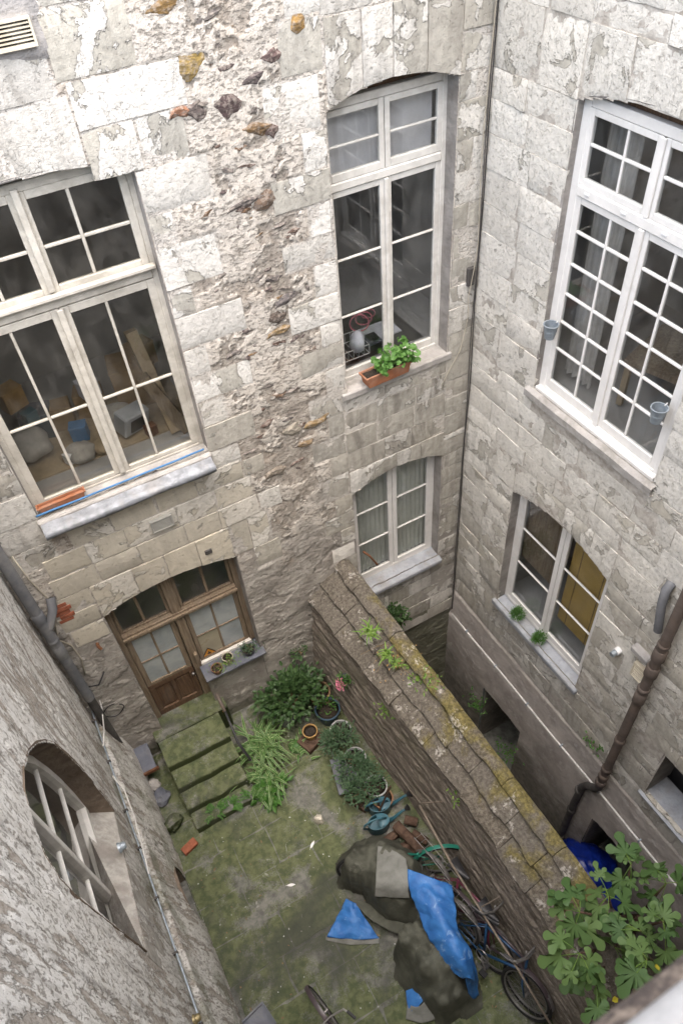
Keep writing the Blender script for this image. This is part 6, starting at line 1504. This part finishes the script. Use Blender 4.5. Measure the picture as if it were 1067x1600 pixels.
# olive canvas heaped over the bicycles: a sheet let fall over their saddles and handlebars
SUP = [((-3.607, -3.128, 0.300), (-3.385, -3.186, 0.500), .20, .80), ((-3.332, -3.231, 0.660), (-3.177, -3.405, 0.720), .15, .84), ((-3.507, -3.486, 0.620), (-3.320, -3.659, 0.660), .13, .72), ((-3.507, -3.680, 0.160), (-3.365, -3.874, 0.200), .10, .26), ((-3.497, -4.079, 0.400), (-3.303, -4.170, 0.500), .13, .72),
       ((-3.462, -4.461, 0.500), (-3.317, -4.479, 0.600), .13, .78), ((-3.480, -4.741, 0.200), (-3.343, -4.730, 0.300), .12, .50)]
def supports(X, Y):
    h = np.zeros_like(X)
    for p, q, r, hh in SUP:
        px, py, qx, qy = p[0], p[1], q[0], q[1]; L2 = (qx - px) ** 2 + (qy - py) ** 2
        t = np.clip(((X - px) * (qx - px) + (Y - py) * (qy - py)) / L2, 0, 1); d = np.hypot(X - px - t * (qx - px), Y - py - t * (qy - py))
        h = np.maximum(h, np.where(d < r, hh - .5 * d * d / r, 0))
    return h
OUT = [(-3.827, -2.765, 0.000), (-3.480, -2.643, 0.000), (-3.124, -2.725, 0.000), (-2.817, -3.148, 0.000), (-2.777, -3.725, 0.000), (-2.926, -4.561, 0.000), (-3.107, -5.026, 0.000), (-3.354, -5.065, 0.000), (-3.592, -4.915, 0.000), (-3.721, -4.638, -0.000), (-3.808, -4.249, -0.000), (-3.685, -3.963, 0.000), (-3.308, -3.934, 0.000), (-3.649, -3.720, 0.000), (-3.716, -3.485, 0.000), (-3.685, -3.302, 0.000), (-3.906, -3.049, 0.000)]
X, Y = np.meshgrid(np.arange(-4.5, -2.4, .02), np.arange(-5.6, -2.3, .02))
XW = X + .14 * (fbm(X * 3, Y * 3, 151, 3) - .5); YW = Y + .14 * (fbm(X * 3, Y * 3, 152, 3) - .5)
inside = inpoly(XW, YW, [p[:2] for p in OUT])
obst = supports(X, Y)
H = np.where(inside, .30, 0.0)
for it in range(500):       # taut membrane over the supports, held at the ground outline
    A_ = H.copy(); A_[1:-1, 1:-1] = (H[:-2, 1:-1] + H[2:, 1:-1] + H[1:-1, :-2] + H[1:-1, 2:]) / 4 - .00025
    H = np.where(inside, np.maximum(A_, obst), 0.0)
F_ = np.zeros_like(H); Wt = np.zeros_like(H) + 1e-6
for k, (p, q, r, hh) in enumerate(SUP):      # pleats run down from every support
    cx, cy = (p[0] + q[0]) / 2, (p[1] + q[1]) / 2; d = np.hypot(X - cx, Y - cy); th = np.arctan2(Y - cy, X - cx)
    w = np.exp(-(d / .42) ** 2); nz = fbm(X * 4 + k, Y * 4, 160 + k, 3)
    F_ += w * np.sin(th * (5 + k % 3) + 9 * nz + k) * np.minimum(1, d / .2); Wt += w
F_ = F_ / Wt
rid = 1 - np.abs(2 * fbm(XW * 4.5 + YW * 2, YW * 3.2 - XW * 1.6, 170, 4) - 1)
amp = sstep(H, .01, .25)
Zt = H + amp * (.055 * F_ + .11 * (rid - .72)) + inside * .012
Zt = np.where(inside, np.maximum(Zt, .012), 0)
idx = np.arange(X.size).reshape(X.shape); q = np.stack([idx[:-1, :-1], idx[:-1, 1:], idx[1:, 1:], idx[1:, :-1]], -1)
q = q[inside[:-1, :-1] | inside[:-1, 1:] | inside[1:, 1:] | inside[1:, :-1]]
TO = (-3.3, -3.9, 0)
tarp = thing('canvas_cover', 'heap of olive canvas draped over the bicycles', 'tarpaulin', TO)
V = np.stack([X.ravel(), Y.ravel(), Zt.ravel()], 1); us = np.unique(q); re = np.full(len(V), -1); re[us] = np.arange(len(us))
np_mesh('drape', V[us] - np.array(TO), re[q], M['olive'], None, True, tarp)
def sheet(name, net, mat, label=None, parent=None, amp=.03, sub=9, cat='tarpaulin', seed=1, thick=.006, freq=5):
    """crumpled cloth through a net of control points"""
    net = np.array(net, float); m, n, _ = net.shape
    def up(Nn, k, ax):
        Nn = np.moveaxis(Nn, ax, 0); L = len(Nn); out = []
        for t in np.linspace(0, L - 1, (L - 1) * k + 1):
            i = int(min(t, L - 1.0001)) if L > 1 else 0; f = t - i; p0, p1, p2, p3 = Nn[max(i - 1, 0)], Nn[i], Nn[min(i + 1, L - 1)], Nn[min(i + 2, L - 1)]
            out.append(.5 * ((2 * p1) + (-p0 + p2) * f + (2 * p0 - 5 * p1 + 4 * p2 - p3) * f * f + (-p0 + 3 * p1 - 3 * p2 + p3) * f ** 3))
        return np.moveaxis(np.array(out), 0, ax)
    G = up(up(net, sub, 0), sub, 1); a, b, _ = G.shape; I, J = np.meshgrid(np.arange(a), np.arange(b), indexing='ij')
    fx = G[..., 0] * freq; fy = G[..., 1] * freq
    w = (1 - np.abs(2 * fbm(fx * .8 + fy * .5, fy * .5 - fx * .3, 100 + seed, 3) - 1)) - .7 + .35 * ((1 - np.abs(2 * fbm(fx * 2.2, fy * 1.6, 110 + seed, 3) - 1)) - .7)
    du = np.gradient(G, axis=0); dv = np.gradient(G, axis=1); N = np.cross(du, dv); N /= np.linalg.norm(N, axis=2, keepdims=True) + 1e-9; N[N[..., 2] < 0] *= -1
    G = G + N * (amp * w)[..., None]; V = G.reshape(-1, 3); idx = np.arange(a * b).reshape(a, b); q = np.stack([idx[:-1, :-1], idx[:-1, 1:], idx[1:, 1:], idx[1:, :-1]], -1).reshape(-1, 4)
    o = np_mesh(name, V, q, mat, None, True, parent)
    s = o.modifiers.new('thickness', 'SOLIDIFY'); s.thickness = thick; s.offset = 0
    if label: tag(o, label, cat)
    return o
sheet('blue_tarp', [[(-3.178, -3.538, 0.950), (-3.008, -3.764, 1.000), (-2.819, -3.945, 0.920)], [(-3.289, -3.753, 0.920), (-3.100, -3.967, 1.020), (-2.914, -4.149, 0.900)], [(-3.314, -3.999, 0.860), (-3.150, -4.212, 1.000), (-3.016, -4.333, 0.880)], [(-3.350, -4.229, 0.820), (-3.176, -4.442, 0.960), (-3.008, -4.577, 0.820)], [(-3.318, -4.497, 0.740), (-3.176, -4.632, 0.900), (-3.056, -4.707, 0.680)], [(-3.234, -4.760, 0.660), (-3.177, -4.786, 0.700), (-3.107, -4.834, 0.500)]], M['bluetarp'], 'bright blue tarpaulin spread over the row of bicycles', amp=.055, seed=3, freq=8)
sheet('blue_tarp', [[(-3.160, -4.636, 0.880), (-3.041, -4.649, 0.800)], [(-3.199, -4.766, 0.600), (-3.032, -4.768, 0.500)], [(-3.199, -4.901, 0.120), (-3.069, -4.916, 0.080)]], M['bluetarp'], 'end of blue tarpaulin hanging down beside the blue bicycle', amp=.05, seed=7, freq=8)
sheet('blue_tarp', [[(-3.913, -3.232, 0.140), (-3.880, -3.292, 0.160), (-3.836, -3.346, 0.140)], [(-4.095, -3.332, 0.080), (-3.960, -3.465, 0.150), (-3.810, -3.588, 0.100)], [(-4.331, -3.467, 0.030), (-4.075, -3.656, 0.060), (-3.775, -3.805, 0.030)]], M['bluetarp'], 'crumpled triangle of blue tarpaulin on the mossy paving', amp=.06, seed=9, freq=10)
sheet('grey_hem', [[(-4.338, -3.448, 0.035), (-4.071, -3.647, 0.050), (-3.764, -3.803, 0.030)], [(-4.361, -3.486, 0.012), (-4.114, -3.686, 0.012), (-3.802, -3.850, 0.012)]], M['olivelight'], parent=tarp, amp=.01).location = (3.3, 3.9, 0)
sheet('strap', [[(-3.905, -3.216, 0.130), (-3.704, -3.429, 0.160), (-3.542, -3.738, 0.200), (-3.248, -4.091, 0.380)], [(-3.836, -3.346, 0.140), (-3.777, -3.602, 0.200), (-3.584, -3.895, 0.200), (-3.293, -4.213, 0.400)]], M['olive'], parent=tarp, amp=.03).location = (3.3, 3.9, 0)
sheet('light_panel', [[(-3.330, -3.081, 0.800), (-3.213, -3.227, 0.860), (-3.126, -3.414, 0.900)], [(-3.481, -3.304, 0.860), (-3.340, -3.433, 0.920), (-3.209, -3.601, 0.940)], [(-3.581, -3.456, 0.860), (-3.429, -3.591, 0.900), (-3.280, -3.711, 0.900)], [(-3.642, -3.533, 0.700), (-3.484, -3.661, 0.760), (-3.302, -3.774, 0.780)]], M['olivelight'], parent=tarp, amp=.03, seed=12).location = (3.3, 3.9, 0)  # paler patch puts the light on the heap's flat top into the colour
sheet('blue_tarp', [[(-3.797, -4.463, 0.160), (-3.634, -4.514, 0.240), (-3.464, -4.579, 0.300)], [(-3.841, -4.559, 0.100), (-3.722, -4.595, 0.160), (-3.603, -4.630, 0.220)], [(-3.866, -4.654, 0.060), (-3.797, -4.657, 0.100), (-3.747, -4.662, 0.130)]], M['bluetarp'], 'small corner of blue tarpaulin showing under the olive canvas', amp=.02, seed=14)
sheet('grey_hem', [[(-3.847, -4.569, 0.090), (-3.742, -4.667, 0.140), (-3.501, -4.635, 0.280)], [(-3.936, -4.680, 0.020), (-3.789, -4.808, 0.030), (-3.570, -4.881, 0.060)]], M['olivelight'], parent=tarp, amp=.02, seed=15).location = (3.3, 3.9, 0)
t = thing('drain_tray', 'small dark square tray at the foot of the streaky wall', 'tray', (-5.468, -3.859, 0.000), (0, 0, .2)); mb = MB(); mb.box(FW, -.17, .17, -.14, .14, 0, .03); mb.build('base', M['slate'], t)
mb = MB(); mb.box(FW, -.17, .17, -.14, -.12, .031, .07); mb.box(FW, -.17, .17, .12, .14, .031, .07); mb.box(FW, -.17, -.15, -.12, .12, .031, .07); mb.box(FW, .15, .17, -.12, .12, .031, .07); mb.build('edge', M['slate'], t)
# blue bundle in the passage
bm = bmesh.new(); bmesh.ops.create_icosphere(bm, subdivisions=5, radius=1)
for v in bm.verts:
    p = v.co.copy(); k = 1 + .5 * (float(fbm(p.x * 1.3 + 4, p.y * 1.3 + p.z, 5, 4)) - .5); cr = 1 - abs(2 * float(fbm(p.x * 3 + 2 * p.z, p.y * 3 + 7, 6, 3)) - 1)
    v.co = Vector((p.x * .50, p.y * .62, p.z * .55 if p.z > 0 else p.z * .8)) * (k + .16 * (cr - .7))
me = bpy.data.meshes.new('blue_bundle'); bm.to_mesh(me); bm.free(); me.materials.append(M['deepblue']); me.polygons.foreach_set('use_smooth', [True] * len(me.polygons))
o = link(bpy.data.objects.new('blue_bundle', me)); o.location = (-.22, -4.2, -2.55); tag(o, 'deep blue plastic bundle in the passage below the drainpipe', 'tarpaulin')
# litter on the paving
N_ = 420; P = np.stack([rng.uniform(-5.5, -2.75, N_), rng.uniform(-5.8, -.05, N_), np.full(N_, .012)], 1)
edge = np.minimum(np.abs(P[:, 0] + 5.55), np.abs(P[:, 0] + 2.8)); P = P[rng.uniform(size=N_) < np.clip(1.1 - edge * 1.3, .12, 1)]
P = P[~((P[:, 0] < -4.3) & (P[:, 1] > -1.5))]
D = rand_dirs(len(P), 0); D[:, 2] *= .15; D /= np.linalg.norm(D, axis=1, keepdims=True)
tag(leaves('leaf_litter', P, D, rng.uniform(.02, .05, len(P)), rng.uniform(.01, .025, len(P)), M['twig'], None), kind='stuff')
for (u, a, lb) in (((-3.972, -2.378, 0.012), .6, 'white feather lying on the paving near the firewood'), ((-4.451, -2.690, 0.012), -.4, 'pale feather lying on the middle of the paving')):
    t = thing('feather', lb, 'feather', u, (0, 0, a)); mb = MB(); mb.grid([[(x, y * .018 * math.sin(min(3.1, (x + .06) * 26)), .004 + .012 * (x + .06) + .003 * abs(y)) for y in (-1, 0, 1)] for x in np.linspace(-.058, .058, 9)]); mb.build('vane', M['whiteplastic'], t, fix=False)
    mb = MB(); mb.tube([(-.075, 0, .004), (.05, 0, .006)], .002, 5); mb.build('quill', M['wire'], t)
